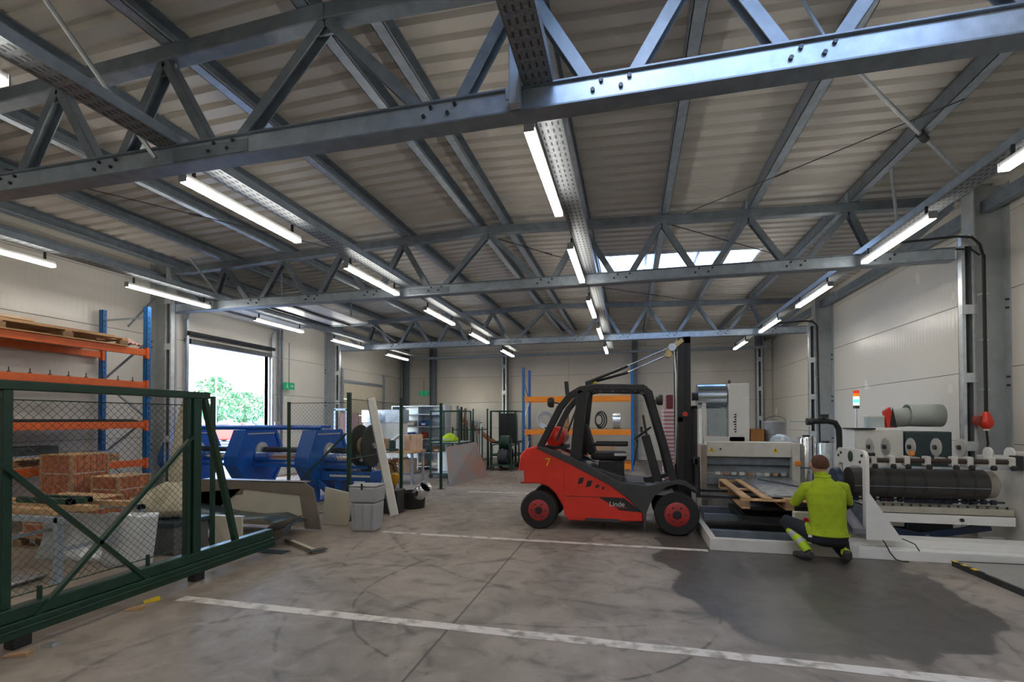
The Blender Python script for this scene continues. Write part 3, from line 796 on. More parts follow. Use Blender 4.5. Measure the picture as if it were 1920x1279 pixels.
# ---- big beige bag with its sleeve, on a grey box
bag_m = mat('beige_fabric', (.50, .45, .33), .85, 0, .25, 7, .5, 14)
t = thing('grey_chest', 'dark grey chest under the beige bag behind the gate', 'chest', (-5.72, 5.03, 0))
MB().box(-.42, .34, -.25, .25, 0, .34).build('body', mat('chest_grey', (.13, .13, .135), .55), t, bevel=.015); MB().box(-.44, .36, -.27, .27, .34, .40).build('lid', mat('chest_navy', (.03, .045, .06), .5), t, bevel=.01)
def lump(prof, n, seed, amp):
    rnd = random.Random(seed); vs = []; 
    ph = [rnd.uniform(0, 6.28) for _ in range(6)]
    for (cx, cy, rx, ry, z) in prof:
        for k in range(n):
            a = 2 * PI * k / n
            w = 1 + amp * (math.sin(3 * a + ph[0] + z * 9) * .5 + math.sin(5 * a + ph[1] - z * 14) * .35 + math.sin(2 * a + ph[2] + z * 5) * .4)
            vs.append((cx + rx * w * math.cos(a), cy + ry * w * math.sin(a), z))
    m = len(prof); fs = [(i * n + k, i * n + (k + 1) % n, (i + 1) * n + (k + 1) % n, (i + 1) * n + k) for i in range(m - 1) for k in range(n)]
    fs += [tuple(range(n - 1, -1, -1)), tuple((m - 1) * n + k for k in range(n))]
    return MB().add(vs, fs)
t = thing('filter_bag', 'slumped beige fabric filter bag with a long upright sleeve', 'bag', (-5.85, 5.05, .402))
lump([(-.25, 0, .15, .1, .0), (-.12, 0, .48, .26, .015), (-.10, 0, .52, .28, .12), (-.08, .02, .44, .25, .22), (.02, .05, .30, .22, .30), (.08, .06, .22, .2, .38), (.09, .08, .13, .12, .46)], 24, 4, .16).build('bag_body', bag_m, t, smooth=True, sub=1)
lump([(.09, .08, .10, .09, .42), (.10, .08, .085, .08, .55), (.11, .1, .08, .07, .8), (.14, .11, .07, .07, 1.1), (.19, .12, .065, .06, 1.35), (.22, .12, .055, .05, 1.5), (.23, .12, .03, .03, 1.53)], 16, 9, .14).build('sleeve', bag_m, t, smooth=True, sub=1)

# ---- green sliding gate with chain-link netting
GX = -4.35
g = thing('sliding_gate', 'dark green sliding gate with chain-link netting and cantilever bottom beam', 'gate', (GX, 0, 0))
Y0 = -1.2
MB().box(-.05, .05, Y0, 5.17, .20, .30).build('bottom_rail', green_d, g, bevel=.01)
MB().box(-.07, .07, Y0, 5.19, .085, .20).box(-.085, -.07, Y0, 5.19, .14, .155).box(.07, .085, Y0, 5.19, .14, .155).build('track_beam', green_d, g, bevel=.008)
MB().box(-.035, .035, Y0, 4.25, 1.87, 1.94).build('top_rail', green_d, g, bevel=.008)
MB().box(-.05, .05, 4.04, 4.13, .30, 1.87).build('end_post', green_d, g, bevel=.008)
MB().box(-.03, .03, 3.98, 4.02, .30, 1.87).build('inner_post', green_d, g)
for y in (2.53, .95, -.6): MB().box(-.03, .03, y - .03, y + .03, .30, 1.87).build('post', green_d, g, bevel=.006)
MB().bar((0, 4.20, 1.87), (0, 4.63, .28), .05, .06, up=(1, 0, 0)).build('stay', green_d, g)
for (a, b) in (((2.0, 1.85), (3.60, .15)), ((2.60, .05), (4.02, 1.48)), ((.3, .3), (1.7, 1.7)), ((.2, 1.7), (1.6, .3))):
    MB().bar((.045, a[0], max(a[1], .1)), (.045, b[0], max(b[1], .1)), .03, .04, up=(1, 0, 0)).build('diagonal', green_d, g)
netting((GX, Y0), (GX, 4.0), .36, 1.80, .062, .0019, 'netting', wire, g, (GX, 0, 0))
for z in (1.80, .37): MB().tube([(0, Y0, z), (0, 4.0, z)], .005, 5).build('tension_wire', wire, g)
for y in (2.75, 3.6): MB().box(-.012, .012, y - .012, y + .012, .30, .40).build('netting_stud', green_d, g)
for y in (2.62, 4.12, .6):
    MB().box(-.05, .05, y - .06, y + .06, .0, .09).build('roller_block', black_p, g, bevel=.01)
tag(MB().box(-.022, .022, -.022, .022, 0, 1.93).build('catch_post', green_d, loc=(-4.78, 4.74, 0), bevel=.006), 'slim dark green post standing behind the gate stay', 'post')
for (x, y, rz, w, lb, mm) in ((-4.20, 3.36, .5, .14, 'pale wooden wedge on the floor beside the gate beam', wood), (-4.24, 3.55, 1.0, .12, 'yellow offcut wedge touching the gate beam', yellow), (-4.18, 2.52, .3, .16, 'reddish wood block under the gate beam end', card), (-4.12, 2.68, .1, .1, 'thin grey shim on the floor beside the reddish block', galv_l)):
    o = MB().prism([(-w / 2, 0), (w / 2, 0), (w / 2, .03), (-w / 2, .012)], -.03, .03).build('wedge', mm, loc=(x, y, 0), bevel=.003); o.rotation_euler = (0, 0, rz); tag(o, lb, 'wedge', 'wedges by the gate')
# ---- bent metal panels piled right of the gate
taupe = mat('taupe_coated_sheet', (.205, .175, .145), .42, .1, .1, 4)
creamp = mat('cream_coated_sheet', (.58, .54, .43), .45, 0, .06, 4)
slate = mat('slate_blue_sheet', (.055, .085, .11), .3, .3, .15, 4)
t = thing('folded_panel', 'big taupe folded metal panel with cream inside leaning at the back of the pile', 'panel', (-5.45, 6.35, 0), 0, 'folded metal panels')
m = MB().prism([(-1.2, .02), (-1.2, .70), (.70, .72), (.86, .62), (1.0, .02), (.72, .02), (.62, .52), (-.4, .58), (-.4, .50), (-1.2, .50)], 0.0, .02); m.build('outer_frame', taupe, t, bevel=.004)
MB().prism([(-1.15, .04), (-1.15, .50), (-.4, .50), (-.4, .58), (.62, .52), (.72, .04)], .02, .035).build('inner_face', creamp, t)
MB().box(-1.15, .70, 0, .16, .70, .715).build('top_return', taupe, t)
bent('curved_sheet', 'dark slate blue curved sheet lying on the panel pile', [(-1.0, .34), (-.6, .30), (-.2, .24), (.2, .22), (.6, .26), (.95, .16)], (-5.55, 6.0, .02), 0, .5, slate, group='folded metal panels')
bent('curved_sheet', 'grey taupe sheet with red edge bent like a boat at the pile front', [(-.9, .30), (-.55, .16), (-.1, .06), (.35, .04), (.75, .14), (1.0, .32)], (-5.45, 5.7, .0), -.06, .55, mat('grey_taupe_sheet', (.17, .165, .165), .35, .3, .1), group='folded metal panels')
bent('curved_sheet', 'narrow slate sheet curling on the floor under the pile', [(-.35, .02), (-.1, .01), (.1, .05), (.25, .16), (.3, .28)], (-4.62, 5.42, .0), .3, .24, slate, group='folded metal panels')
t = thing('cream_panel', 'cream flat panel standing on the floor right behind the gate stay', 'panel', (-5.10, 5.28, 0), .06, 'folded metal panels')
MB().box(-.24, .22, 0, .03, 0, .40).build('face', creamp, t, bevel=.004); MB().box(-.24, .22, .03, .06, .385, .40).build('top_return', creamp, t)
t = thing('cream_panel', 'cream upright offcut panel beside the bin at the pile end', 'panel', (-4.50, 6.78, 0), -.1, 'folded metal panels')
MB().prism([(-.25, 0), (.22, 0), (.34, .50), (-.2, .58)], 0, .03).build('face', creamp, t, bevel=.003)
t = thing('angle_strip', 'cream angle strip lying loose on the floor', 'strip', (-4.1, 5.50, 0), -.52)
MB().box(-.45, .38, -.07, .05, .004, .012).build('flat_leg', creamp, t); MB().box(-.45, .38, -.075, -.065, .004, .05).build('upright_leg', taupe, t); MB().box(.30, .42, -.12, .12, .03, .036).build('bent_end', dark_st, t)
tag(MB().box(-.35, .3, -.08, .08, 0, .004).build('floor_strip', slate, loc=(-4.45, 5.22, .002)), 'thin dark blue strip lying flat on the floor by the beam end', 'strip')

# ---- blue three-stand decoiler
dc = thing('decoiler', 'blue coil decoiler with three hexagonal stands and steel rollers', 'machine', (-7.9, 9.0, 0))
hexp = [(-.45, 1.44), (.45, 1.44), (.70, .90), (.70, .72), (.40, .28), (-.40, .28), (-.70, .72), (-.70, .90)]
cutp = [(-.33, 1.36), (.33, 1.36), (.52, .95), (.52, .90), (.50, .88), (-.50, .88), (-.52, .90), (-.52, .95)]
for sx in (-1.75, -.05, 1.62):
    st = MB().prism(hexp, sx - .17, sx - .15, 'X').prism(hexp, sx + .15, sx + .17, 'X')
    st = MB().prism(hexp, sx - .15, sx + .15, 'X').build('stand', blue_m, dc, bevel=.012)
    MB().ringprism(hexp, [(a * .90, .85 + (b - .85) * .88) for a, b in hexp], sx + .15, sx + .175, 'X').build('rim', blue_m, st)
    MB().box(sx + .15, sx + .165, -.40, .40, 1.34, 1.38).build('light_strip', galv_l, st)
    MB().box(sx - .12, sx + .12, -.35, -.25, .0, .30).build('leg', blue_m, st); MB().box(sx - .12, sx + .12, .25, .35, 0, .30).build('leg', blue_m, st)
    MB().box(sx - .2, sx + .2, -.45, .45, 0, .02).build('base_plate', blue_m, st)
    MB().lathe([(.19, 0), (.19, .03), (.10, .035), (.10, .06)], (sx + .15, 0, .98), 'X', 24).build('bearing', galv_l, st)
MB().bar((1.75, -.35, .40), (2.42, -.58, .02), .08, .10).build('stay', blue_m, dc)
MB().cyl((-2.05, -.30, 1.48), (1.80, -.30, 1.48), .04, 12).build('top_tube', blue_m, dc, smooth=True)
MB().cyl((-2.05, .30, 1.50), (1.6, .30, 1.50), .03, 12).build('top_tube', blue_m, dc, smooth=True)
for (a, b) in ((-1.58, -.22), (.12, 1.45), (1.79, 2.75)):
    MB().cyl((a, -.12, .86), (b, -.12, .86), .10, 20).build('steel_roller', chrome, dc, smooth=True)
    MB().cyl((a, .05, .98), (b, .05, .98), .085, 20).build('black_roller', black_p, dc, smooth=True)
    MB().box(a, b, -.25, .25, .66, .72).build('crossbeam', blue_m, dc)
MB().box(1.79, 2.9, -.3, .3, .42, .60).build('end_frame', blue_m, dc, bevel=.01)
MB().box(2.0, 2.9, -.31, -.30, .50, .54).build('white_stripe', white_p, dc)
for x in (2.15, 2.8): MB().box(x - .05, x + .05, -.25, .25, 0, .42).build('leg', blue_m, dc)
# cable reel on the decoiler's end
rl = thing('cable_reel', 'black cable reel with two big flanges on the decoiler roller end', 'reel', (-5.22, 8.95, 1.12))
for x in (-.17, .10): MB().lathe([(.05, 0), (.415, 0), (.425, .01), (.425, .035), (.415, .045), (.05, .045)], (x, 0, 0), 'X', 36).build('flange', mat('reel_black', (.022, .02, .022), .55, 0, .2), rl, smooth=True)
MB().lathe([(.17, 0), (.17, .225)], (-.125, 0, 0), 'X', 28).build('barrel', mat('reel_cable', (.45, .30, .20), .6), rl, smooth=True)
MB().lathe([(.055, 0), (.055, .05), (.03, .06)], (.145, 0, 0), 'X', 16).build('hub', galv_l, rl, smooth=True)
MB().box(-.12, .10, -.03, .03, -.52, -.05).build('bracket', dark_st, rl)
t = thing('drum_pump', 'small yellow pump with dark spout hanging below the reel', 'pump', (-4.47, 8.72, .40))
MB().lathe([(.02, -.06), (.06, .03), (.085, .12), (.08, .18), (.03, .21)], n=18).build('housing', mat('mustard_paint', (.50, .27, .015), .45), t, smooth=True); MB().tube([(0, 0, -.02), (.02, -.04, -.16), (.04, -.06, -.38)], .022, 8).build('spout', dark_st, t); MB().tube([(0, 0, .24), (-.06, .02, .36), (-.17, .03, .40)], .018, 8).build('hose', black_r, t)

# ---- green fence by the aisle
def fence_post(x, y, h, label):
    t = thing('fence_post', label, 'post', (x, y, 0), 0, 'green fence posts'); MB().box(-.03, .03, -.03, .03, 0, h).build('tube', green_d, t, bevel=.006); MB().box(-.07, .07, -.07, .07, 0, .01).build('foot_plate', green_d, t); MB().box(-.033, .033, -.033, .033, h, h + .012).build('cap', black_p, t)
fence_post(-4.47, 7.11, 2.08, 'dark green fence post beside the grey bin')
fence_post(-4.78, 9.6, 2.1, 'dark green fence post between plank and workbench')
fence_post(-4.36, 10.82, 2.02, 'dark green fence post before the mesh trolley')
t = thing('mesh_fence', 'chain-link fence panel between the bin post and the workbench post', 'fence', (-4.6, 8.35, 0), 0, 'green fence panels')
netting((-4.49, 7.16), (-4.77, 9.56), .1, 1.98, .07, .0017, 'netting', wire, t, (-4.6, 8.35, 0))
for z in (1.99, .1, 1.0): MB().tube([(.11, -1.19, z), (-.17, 1.21, z)], .008, 6).build('rail_wire', green_d, t)
t = thing('mesh_fence', 'chain-link fence panel with diagonal stay behind the panel pile', 'fence', (-5.5, 7.12, 0), 0, 'green fence panels')
netting((-5.62, 7.12), (-4.52, 7.12), .1, 1.92, .07, .0017, 'netting', wire, t, (-5.5, 7.12, 0))
for z in (1.93, .1): MB().tube([(-.12, 0, z), (.97, 0, z)], .006, 6).build('rail_wire', green_d, t)
MB().bar((.98, -.02, 1.42), (.05, -.02, .55), .025, .03, up=(0, 1, 0)).build('stay', green_d, t)
MB().box(-.14, -.10, -.02, .02, 0, 1.95).build('post', green_d, t)

# ---- things along the aisle
t = thing('waste_bin', 'light grey plastic waste bin with ridged sides by the fence post', 'bin', (-3.84, 6.60, 0), .1)
binm = mat('bin_grey', (.36, .365, .37), .5, 0, .05)
def taper(a, b, z0, z1, mb=None):
    mb = mb or MB(); return mb.add([(-a[0], -a[1], z0), (a[0], -a[1], z0), (a[0], a[1], z0), (-a[0], a[1], z0), (-b[0], -b[1], z1), (b[0], -b[1], z1), (b[0], b[1], z1), (-b[0], b[1], z1)],
                                [(0, 3, 2, 1), (4, 5, 6, 7), (0, 1, 5, 4), (1, 2, 6, 5), (2, 3, 7, 6), (3, 0, 4, 7)])
taper((.175, .15), (.205, .17), 0, .42).build('lower_body', binm, t, bevel=.03)
taper((.21, .175), (.22, .185), .425, .66).build('upper_body', binm, t, bevel=.03)
for x in (-.12, 0.0, .12): MB().bar((x, -.155, .03), (x * 1.15, -.172, .41), .03, .012).build('ridge', binm, t)
MB().box(-.215, .215, -.18, .18, .66, .68).build('rim', binm, t, bevel=.01); MB().box(-.012, .012, -.2, -.185, .62, .71).build('clip', black_p, t)
t = thing('leaning_plank', 'long pale grey channel plank leaning against the fence', 'plank', (-3.90, 7.58, 0))
MB().bar((0, 0, .02), (-.64, .34, 2.03), .15, .03, up=(0, -1, 0)).build('face', white_p, t); MB().bar((-.075, .012, .02), (-.715, .352, 2.03), .02, .05, up=(0, -1, 0)).build('edge', galv_d, t)
t = thing('black_tub', 'black round tub on the floor behind the plank', 'tub', (-3.97, 8.45, 0))
MB().lathe([(.20, 0), (.22, .02), (.24, .28), (.25, .30), (.23, .30), (.21, .05)], n=30).build('wall', black_r, t, smooth=True); MB().lathe([(.20, 0), (.20, .02)], (0, 0, .02), n=24).build('floor_disc', black_r, t)
t = thing('scrap_roll', 'shiny rolled scrap sheet standing askew in the black tub', 'scrap', (-3.98, 8.45, .12))
o = MB().lathe([(.12, 0), (.125, .25), (.12, .5)], n=26, caps=False).build('roll', chrome, t, smooth=True); o.rotation_euler = (.35, .85, 0); so = o.modifiers.new('t', 'SOLIDIFY'); so.thickness = .006
o = MB().lathe([(.08, .02), (.085, .3), (.085, .44)], n=22, caps=False).build('inner_roll', black_p, t, smooth=True); o.rotation_euler = (.35, .85, 0)
t = thing('black_box', 'small black box on the floor between bin and tub', 'box', (-4.08, 7.9, 0)); MB().box(-.12, .14, -.15, .15, 0, .38).build('body', black_p, t, bevel=.01); MB().box(-.13, .15, -.16, .16, .38, .41).build('lid', black_p, t, bevel=.006)
# leaning galvanised sheet
t = thing('leaning_sheet', 'large worn galvanised sheet leaning in the aisle before the cages', 'sheet', (-4.1, 12.3, 0))
def worn_sheet():
    m = bpy.data.materials.new('worn_sheet'); m.use_nodes = True; MATS['worn_sheet'] = m; nt = m.node_tree; b = nt.nodes['Principled BSDF']
    tc = nt.nodes.new('ShaderNodeTexCoord'); n = nt.nodes.new('ShaderNodeTexNoise'); n.inputs['Scale'].default_value = 1.6; n.inputs['Detail'].default_value = 4
    nt.links.new(tc.outputs['Object'], n.inputs['Vector']); r = nt.nodes.new('ShaderNodeValToRGB')
    r.color_ramp.elements[0].position = .40; r.color_ramp.elements[0].color = (.34, .35, .36, 1); r.color_ramp.elements[1].position = .72; r.color_ramp.elements[1].color = (.52, .26, .18, 1)
    nt.links.new(n.outputs['Fac'], r.inputs['Fac']); nt.links.new(r.outputs['Color'], b.inputs['Base Color']); b.inputs['Roughness'].default_value = .45; b.inputs['Metallic'].default_value = .4; return m
m = MB().add([(-.22, -1.05, .005), (.12, 1.2, .005), (-.10, .75, 1.02), (-.42, -.75, .95)], [(0, 1, 2, 3)])
o = m.build('sheet_face', worn_sheet(), t); so = o.modifiers.new('t', 'SOLIDIFY'); so.thickness = .006
MB().bar((-.45, -.5, .0), (-.37, -.5, .93), .04, .04).build('prop', galv_d, t)

# exit sign on the left wall and on the back wall, hanging from conduits
sign_g = mat('exit_green', (.0, .22, .10), .4, 0, 0, emit=(0, .5, .2), estr=.15)
def exit_sign(loc, rz, label, drop):
    t = thing('exit_sign', label, 'sign', loc, rz, 'exit signs')
    MB().box(-.22, .22, -.02, .02, 0, .20).build('plate', sign_g, t, bevel=.004)
    # running figure and arrow as flat print
    pf = MB().prism(arc(-.10, .158, .018, 0, 360, 10)[:-1], -.0235, -.021).prism([(-.115, .135), (-.085, .135), (-.08, .085), (-.11, .085)], -.0235, -.021).prism([(-.11, .09), (-.09, .09), (-.13, .03), (-.15, .03)], -.0235, -.021).prism([(-.10, .09), (-.08, .09), (-.05, .04), (-.07, .03)], -.0235, -.021)
    pf.build('running_figure', white_p, t)
    MB().prism([(.02, .09), (.10, .09), (.10, .06), (.17, .10), (.10, .14), (.10, .11), (.02, .11)], -.0235, -.021).build('arrow', white_p, t)
    MB().tube([(0, 0, .2), (0, 0, .2 + drop)], .012, 8).build('hanger', galv_d, t)
    return t
exit_sign((XL + .14, 12.55, 2.56), PI / 2, 'green exit sign hanging on the left wall beside the open door', 1.2)
exit_sign((-8.95, YB - .024, 2.72), 0, 'green exit sign on the back wall by the corner', .5)
for y in (12.225, 12.36): tag(MB().tube([(XL + .05, y, .8), (XL + .05, y, 4.3)], .03, 8).build('conduit', galv_d, smooth=True), 'vertical conduit pipe on the left wall %s' % ('nearer the open door' if y < 12.3 else 'nearer the exit sign'), 'pipe', 'conduits by the open door')
# ================================================================ FORKLIFT
fk = thing('forklift', 'red and black forklift truck with raised mast and open cab', 'forklift', (-0.35, 7.78, 0))
W = .56
red_dk = mat('red_wheel_rim', (.38, .03, .03), .45, 0, .15)
fk_grey = mat('forklift_dark_grey', (.045, .047, .05), .5, 0, .15, 8)
silver_d = mat('counterweight_dirty', (.42, .33, .31), .5, 0, .2)
# rear counterweight, full width
cw = [(-1.29, .67), (-1.31, .88), (-1.28, 1.10), (-1.20, 1.20), (-1.02, 1.245), (-.60, 1.06), (-.60, .30), (-.66, .40), (-.74, .54), (-.86, .64), (-1.0, .68)]
MB().prism(cw, -W, W).build('counterweight', red_p, fk, bevel=.035, segs=3)
MB().box(-1.33, -1.29, -.30, .30, .70, 1.05).build('rear_grille', black_p, fk, bevel=.01)
MB().prism([(-1.32, .70), (-1.325, .86), (-1.22, .88), (-1.21, .70)], -W - .006, -W).build('scuffed_corner', silver_d, fk)
# side skins with the sloped top
skin = [(-.62, .30), (-.62, 1.06), (-.53, 1.02), (.06, .72), (.30, .52), (.52, .30), (.52, .18), (-.55, .15), (-.60, .22)]
for s in (-1, 1):
    o = MB().prism(skin, s * W, s * (W - .10)).build('side_skin', red_p, fk, bevel=.015)
    vm = MB()
    for (x, z, w, h) in ((-.36, .74, .10, .10), (-.24, .70, .10, .10), (-.12, .665, .07, .05), (-.035, .64, .05, .04)):
        vm.prism([(x - w / 2, z - h * .55), (x + w * .25, z - h * .35), (x + w / 2, z + h * .5), (x - w * .2, z + h * .45)], s * (W + .004), s * (W - .01))
    vm.build('vent', black_p, o)
    MB().prism([(-.10, .51), (.27, .50), (.52, .31), (.20, .33)], s * (W + .004), s * (W - .01)).build('badge_plate', black_p, o)
    MB().box(-.6, .5, s * (W + .002), s * (W - .01), .505, .512).build('panel_gap', black_p, o)
    text_mesh('badge_lettering', 'Linde', .10, white_p, o, (.16, s * (W + .006), .415), (PI / 2, 0, 0 if s < 0 else PI), .001)
    MB().box(.10, .30, s * (W + .006), s * (W), .365, .372).build('badge_line', red_p, o)
text_mesh('fleet_number', '7', .17, yellow, fk, (-.85, -W - .004, 1.0), (PI / 2, 0, 0), .002)
# chassis, hood and step
MB().box(-.58, .55, -W + .10, W - .10, .14, .72).build('chassis', fk_grey, fk)
MB().prism([(-.62, .72), (-.62, 1.02), (-.25, .95), (.25, .80), (.28, .60), (-.2, .6)], -.40, .40).build('hood', fk_grey, fk, bevel=.02)
MB().box(-.1, .95, -W + .05, W - .05, .56, .62).build('floor_plate', mat('floor_plate', (.22, .22, .22), .5, .3), fk)
for s in (-1, 1):
    sill = [(-1.00, 1.255), (-.52, 1.10), (.22, .73), (.60, .70), (.86, .76), (.99, .79), (1.12, .77), (1.25, .66), (1.25, .62), (1.10, .71), (.98, .73), (.85, .69), (.70, .58), (.62, .44), (.57, .30), (.56, .06), (.53, .06), (.52, .30), (.30, .52), (.06, .69), (-.53, .99), (-1.02, 1.21)]
    MB().prism(sill, s * (W + .02), s * (W - .14)).build('sill_and_fender', fk_grey, fk, bevel=.008)
MB().box(-.3, .2, -W - .01, -W + .02, .16, .2).build('step', fk_grey, fk)
# wheels
def wheel(x, y, r, w, s):
    o = MB().lathe([(r * .55, -w / 2), (r * .92, -w / 2), (r, -w / 2 + .03), (r, w / 2 - .03), (r * .92, w / 2), (r * .55, w / 2)], (x, y, r), 'Y', 40).build('tyre', black_r, fk, smooth=True)
    MB().lathe([(r * .50, -.012), (r * .56, .0), (r * .56, .02), (r * .50, .03)], (x, y + s * w / 2, r), 'Y', 32).build('rim', red_dk, o, smooth=True)
    MB().lathe([(r * .30, -.02), (r * .45, -.01), (r * .45, .01)], (x, y + s * (w / 2 - .01), r), 'Y', 24).build('rim_dish', red_dk, o, smooth=True)
    MB().lathe([(r * .17, -.03), (r * .2, -.02), (r * .2, .03), (r * .17, .04)], (x, y + s * w / 2, r), 'Y', 18).build('hub', black_p, o, smooth=True)
    for k in range(6):
        a = k * PI / 3
        MB().cyl((x + r * .36 * math.cos(a), y + s * (w / 2 - .01), r + r * .36 * math.sin(a)), (x + r * .36 * math.cos(a), y + s * (w / 2 + .02), r + r * .36 * math.sin(a)), .014, 6).build('wheel_nut', dark_st, o)
for s in (-1, 1):
    wheel(-.99, s * .48, .285, .20, s); wheel(.985, s * .46, .305, .25, s)
MB().cyl((-.99, -.4, .285), (-.99, .4, .285), .06, 12).build('rear_axle', fk_grey, fk); MB().cyl((.985, -.4, .305), (.985, .4, .305), .10, 12).build('front_axle', fk_grey, fk)
# overhead guard
def path_strip(pts, y0, y1, half):
    # constant-thickness strip following (x,z) points
    L = []; R = []
    for i, p in enumerate(pts):
        a = Vector(pts[max(i - 1, 0)]); b = Vector(pts[min(i + 1, len(pts) - 1)]); d = (b - a).normalized(); n = Vector((-d.y, d.x)) * (half[i] if isinstance(half, list) else half)
        L.append((p[0] + n.x, p[1] + n.y)); R.append((p[0] - n.x, p[1] - n.y))
    m = MB(); n = len(pts)
    vs = [(q[0], y, q[1]) for y in (y0, y1) for q in L + R]
    N = 2 * n
    for i in range(n - 1):
        m_f = [(i, i + 1, n + i + 1, n + i), (N + i, N + n + i, N + n + i + 1, N + i + 1), (i, N + i, N + i + 1, i + 1), (n + i, n + i + 1, N + n + i + 1, N + n + i)]
        m.f += m_f
    m.f += [(0, n, N + n, N), (n - 1, N + n - 1, N + 2 * n - 1, 2 * n - 1)]
    m.v = vs; return m
outer = [(-.98, 1.22), (-.84, 1.49), (-.67, 1.82), (-.52, 2.0), (-.36, 2.09), (-.15, 2.125), (.54, 2.105), (.62, 2.03), (.68, 1.81), (.85, 1.19), (.95, .76)]
for s in (-1, 1):
    path_strip(outer, s * .54, s * .46, [.05, .05, .05, .05, .05, .045, .045, .05, .045, .045, .05]).build('guard_side', black_p, fk, bevel=.012)
    path_strip([(-.44, 1.05), (-.40, 1.5), (-.33, 2.08)], s * .54, s * .44, [.085, .08, .075]).build('door_pillar', black_p, fk, bevel=.012)
    MB().bar((-.72, s * .50, 1.32), (-.52, s * .50, 1.86), .03, .03).build('rear_brace', black_p, fk)
for x in (-.28, -.10, .08, .26, .44): MB().box(x - .02, x + .02, -.46, .46, 2.09, 2.125).build('roof_bar', black_p, fk)
MB().box(.50, .60, -.50, .50, 2.05, 2.13).build('roof_crossbar', black_p, fk, bevel=.01); MB().box(-.42, -.34, -.50, .50, 2.05, 2.12).build('roof_crossbar', black_p, fk, bevel=.01)
# gas bottle and rear
MB().lathe([(.05, -.36), (.15, -.30), (.155, 0), (.155, .2), (.12, .28), (.05, .32)], (-.78, 0, 1.38), 'Y', 24).build('gas_bottle', red_p, fk, smooth=True)
MB().box(-.95, -.62, -.30, .30, 1.19, 1.24).build('bottle_cradle', black_p, fk)
# seat
st = MB().box(-.24, .30, -.24, .24, 1.02, 1.14).build('seat', black_r, fk, bevel=.05, segs=3)
o = MB().bar((-.22, 0, 1.10), (-.36, 0, 1.56), .44, .12, up=(1, 0, 0)).build('seat_back', black_r, fk, bevel=.05, segs=3)
MB().box(-.12, .26, -.22, .22, .78, 1.02).build('seat_base', black_p, fk, bevel=.02)
for s in (-1, 1): MB().box(-.2, .32, s * .27, s * .33, 1.24, 1.29).build('armrest', black_r, fk, bevel=.02)
MB().box(.12, .30, -.36, -.26, 1.10, 1.13).build('armrest_edge', galv_l, fk)
# steering
MB().bar((.78, 0.05, .62), (.58, .05, 1.40), .13, .12, up=(0, 1, 0)).build('steering_column', fk_grey, fk, bevel=.02)
sw = MB(); ring = []
for k in range(24):
    a = 2 * PI * k / 24; ring.append((.54 + .15 * math.cos(a) * .8, .05 + .16 * math.sin(a), 1.43 + .15 * math.cos(a) * .6))
sw.tube(ring, .014, 8, closed=True); w_ = sw.build('steering_wheel', black_r, fk, smooth=True)
MB().bar((.42, .05, 1.345), (.66, .05, 1.515), .03, .012).build('wheel_spoke', black_p, w_); MB().cyl((.52, -.02, 1.45), (.52, -.02, 1.53), .02, 10).build('wheel_knob', black_p, w_)
MB().bar((.60, .12, 1.40), (.55, .18, 1.70), .16, .03, up=(1, 0, 0)).build('display', black_p, fk, bevel=.006)
for k, y in enumerate((-.26, -.20)): MB().tube([(.40, y, .95), (.46, y, 1.28), (.45, y, 1.34)], [.008, .008, .02], 8).build('lever', black_p, fk)
MB().box(.72, .85, -.1, .2, .66, .69).build('pedal', galv_l, fk)
# mast
for s in (-1, 1):
    MB().box(1.03, 1.12, s * .34, s * .25, .05, 2.80).build('outer_mast', black_p, fk, bevel=.006)
    MB().box(1.10, 1.22, s * .25, s * .17, .12, 2.86).build('inner_mast', black_p, fk, bevel=.006)
    MB().cyl((1.08, s * .14, .2), (1.08, s * .14, 1.9), .03, 12).build('lift_cylinder', dark_st, fk, smooth=True); MB().cyl((1.08, s * .14, 1.9), (1.08, s * .14, 2.8), .018, 10).build('lift_rod', chrome, fk, smooth=True)
    MB().cyl((.55, s * .38, .50), (1.04, s * .33, .72), .03, 10).build('tilt_cylinder', dark_st, fk)
for z, h in ((2.72, .12), (1.6, .08), (.25, .12)): MB().box(1.03, 1.10, -.34, .34, z, z + h).build('mast_crossbar', black_p, fk, bevel=.006)
MB().box(1.12, 1.22, -.25, .25, 2.76, 2.86).build('mast_crossbar', black_p, fk, bevel=.006)
dec = MB().lathe([(.0, 0), (.035, 0), (.035, .004)], (1.13, -.345, 1.72), 'Y', 20).build('round_sticker', white_p, fk); MB().lathe([(.026, -.002), (.034, -.002), (.034, .0)], (1.13, -.346, 1.72), 'Y', 20).build('sticker_ring', red_p, dec)
for k in range(2): MB().box(1.125, 1.16, -.10 + k * .16, -.06 + k * .16, .5, 2.7).build('lift_chain', dark_st, fk)
# carriage, backrest and forks
MB().box(1.22, 1.28, -.48, .48, .60, .70).build('carriage_bar', black_p, fk, bevel=.006); MB().box(1.22, 1.28, -.48, .48, 1.0, 1.09).build('carriage_bar', black_p, fk, bevel=.006)
for y in (-.46, -.16, .16, .46): MB().box(1.24, 1.275, y - .02, y + .02, .70, 1.82).build('backrest_bar', black_p, fk)
MB().box(1.24, 1.275, -.48, .48, 1.80, 1.84).build('backrest_bar', black_p, fk)
for y in (-.30, .30): MB().prism([(1.28, .52), (1.28, 1.10), (1.32, 1.10), (1.33, .56), (2.35, .54), (2.35, .525)], y - .06, y + .06).build('fork', black_p, fk)
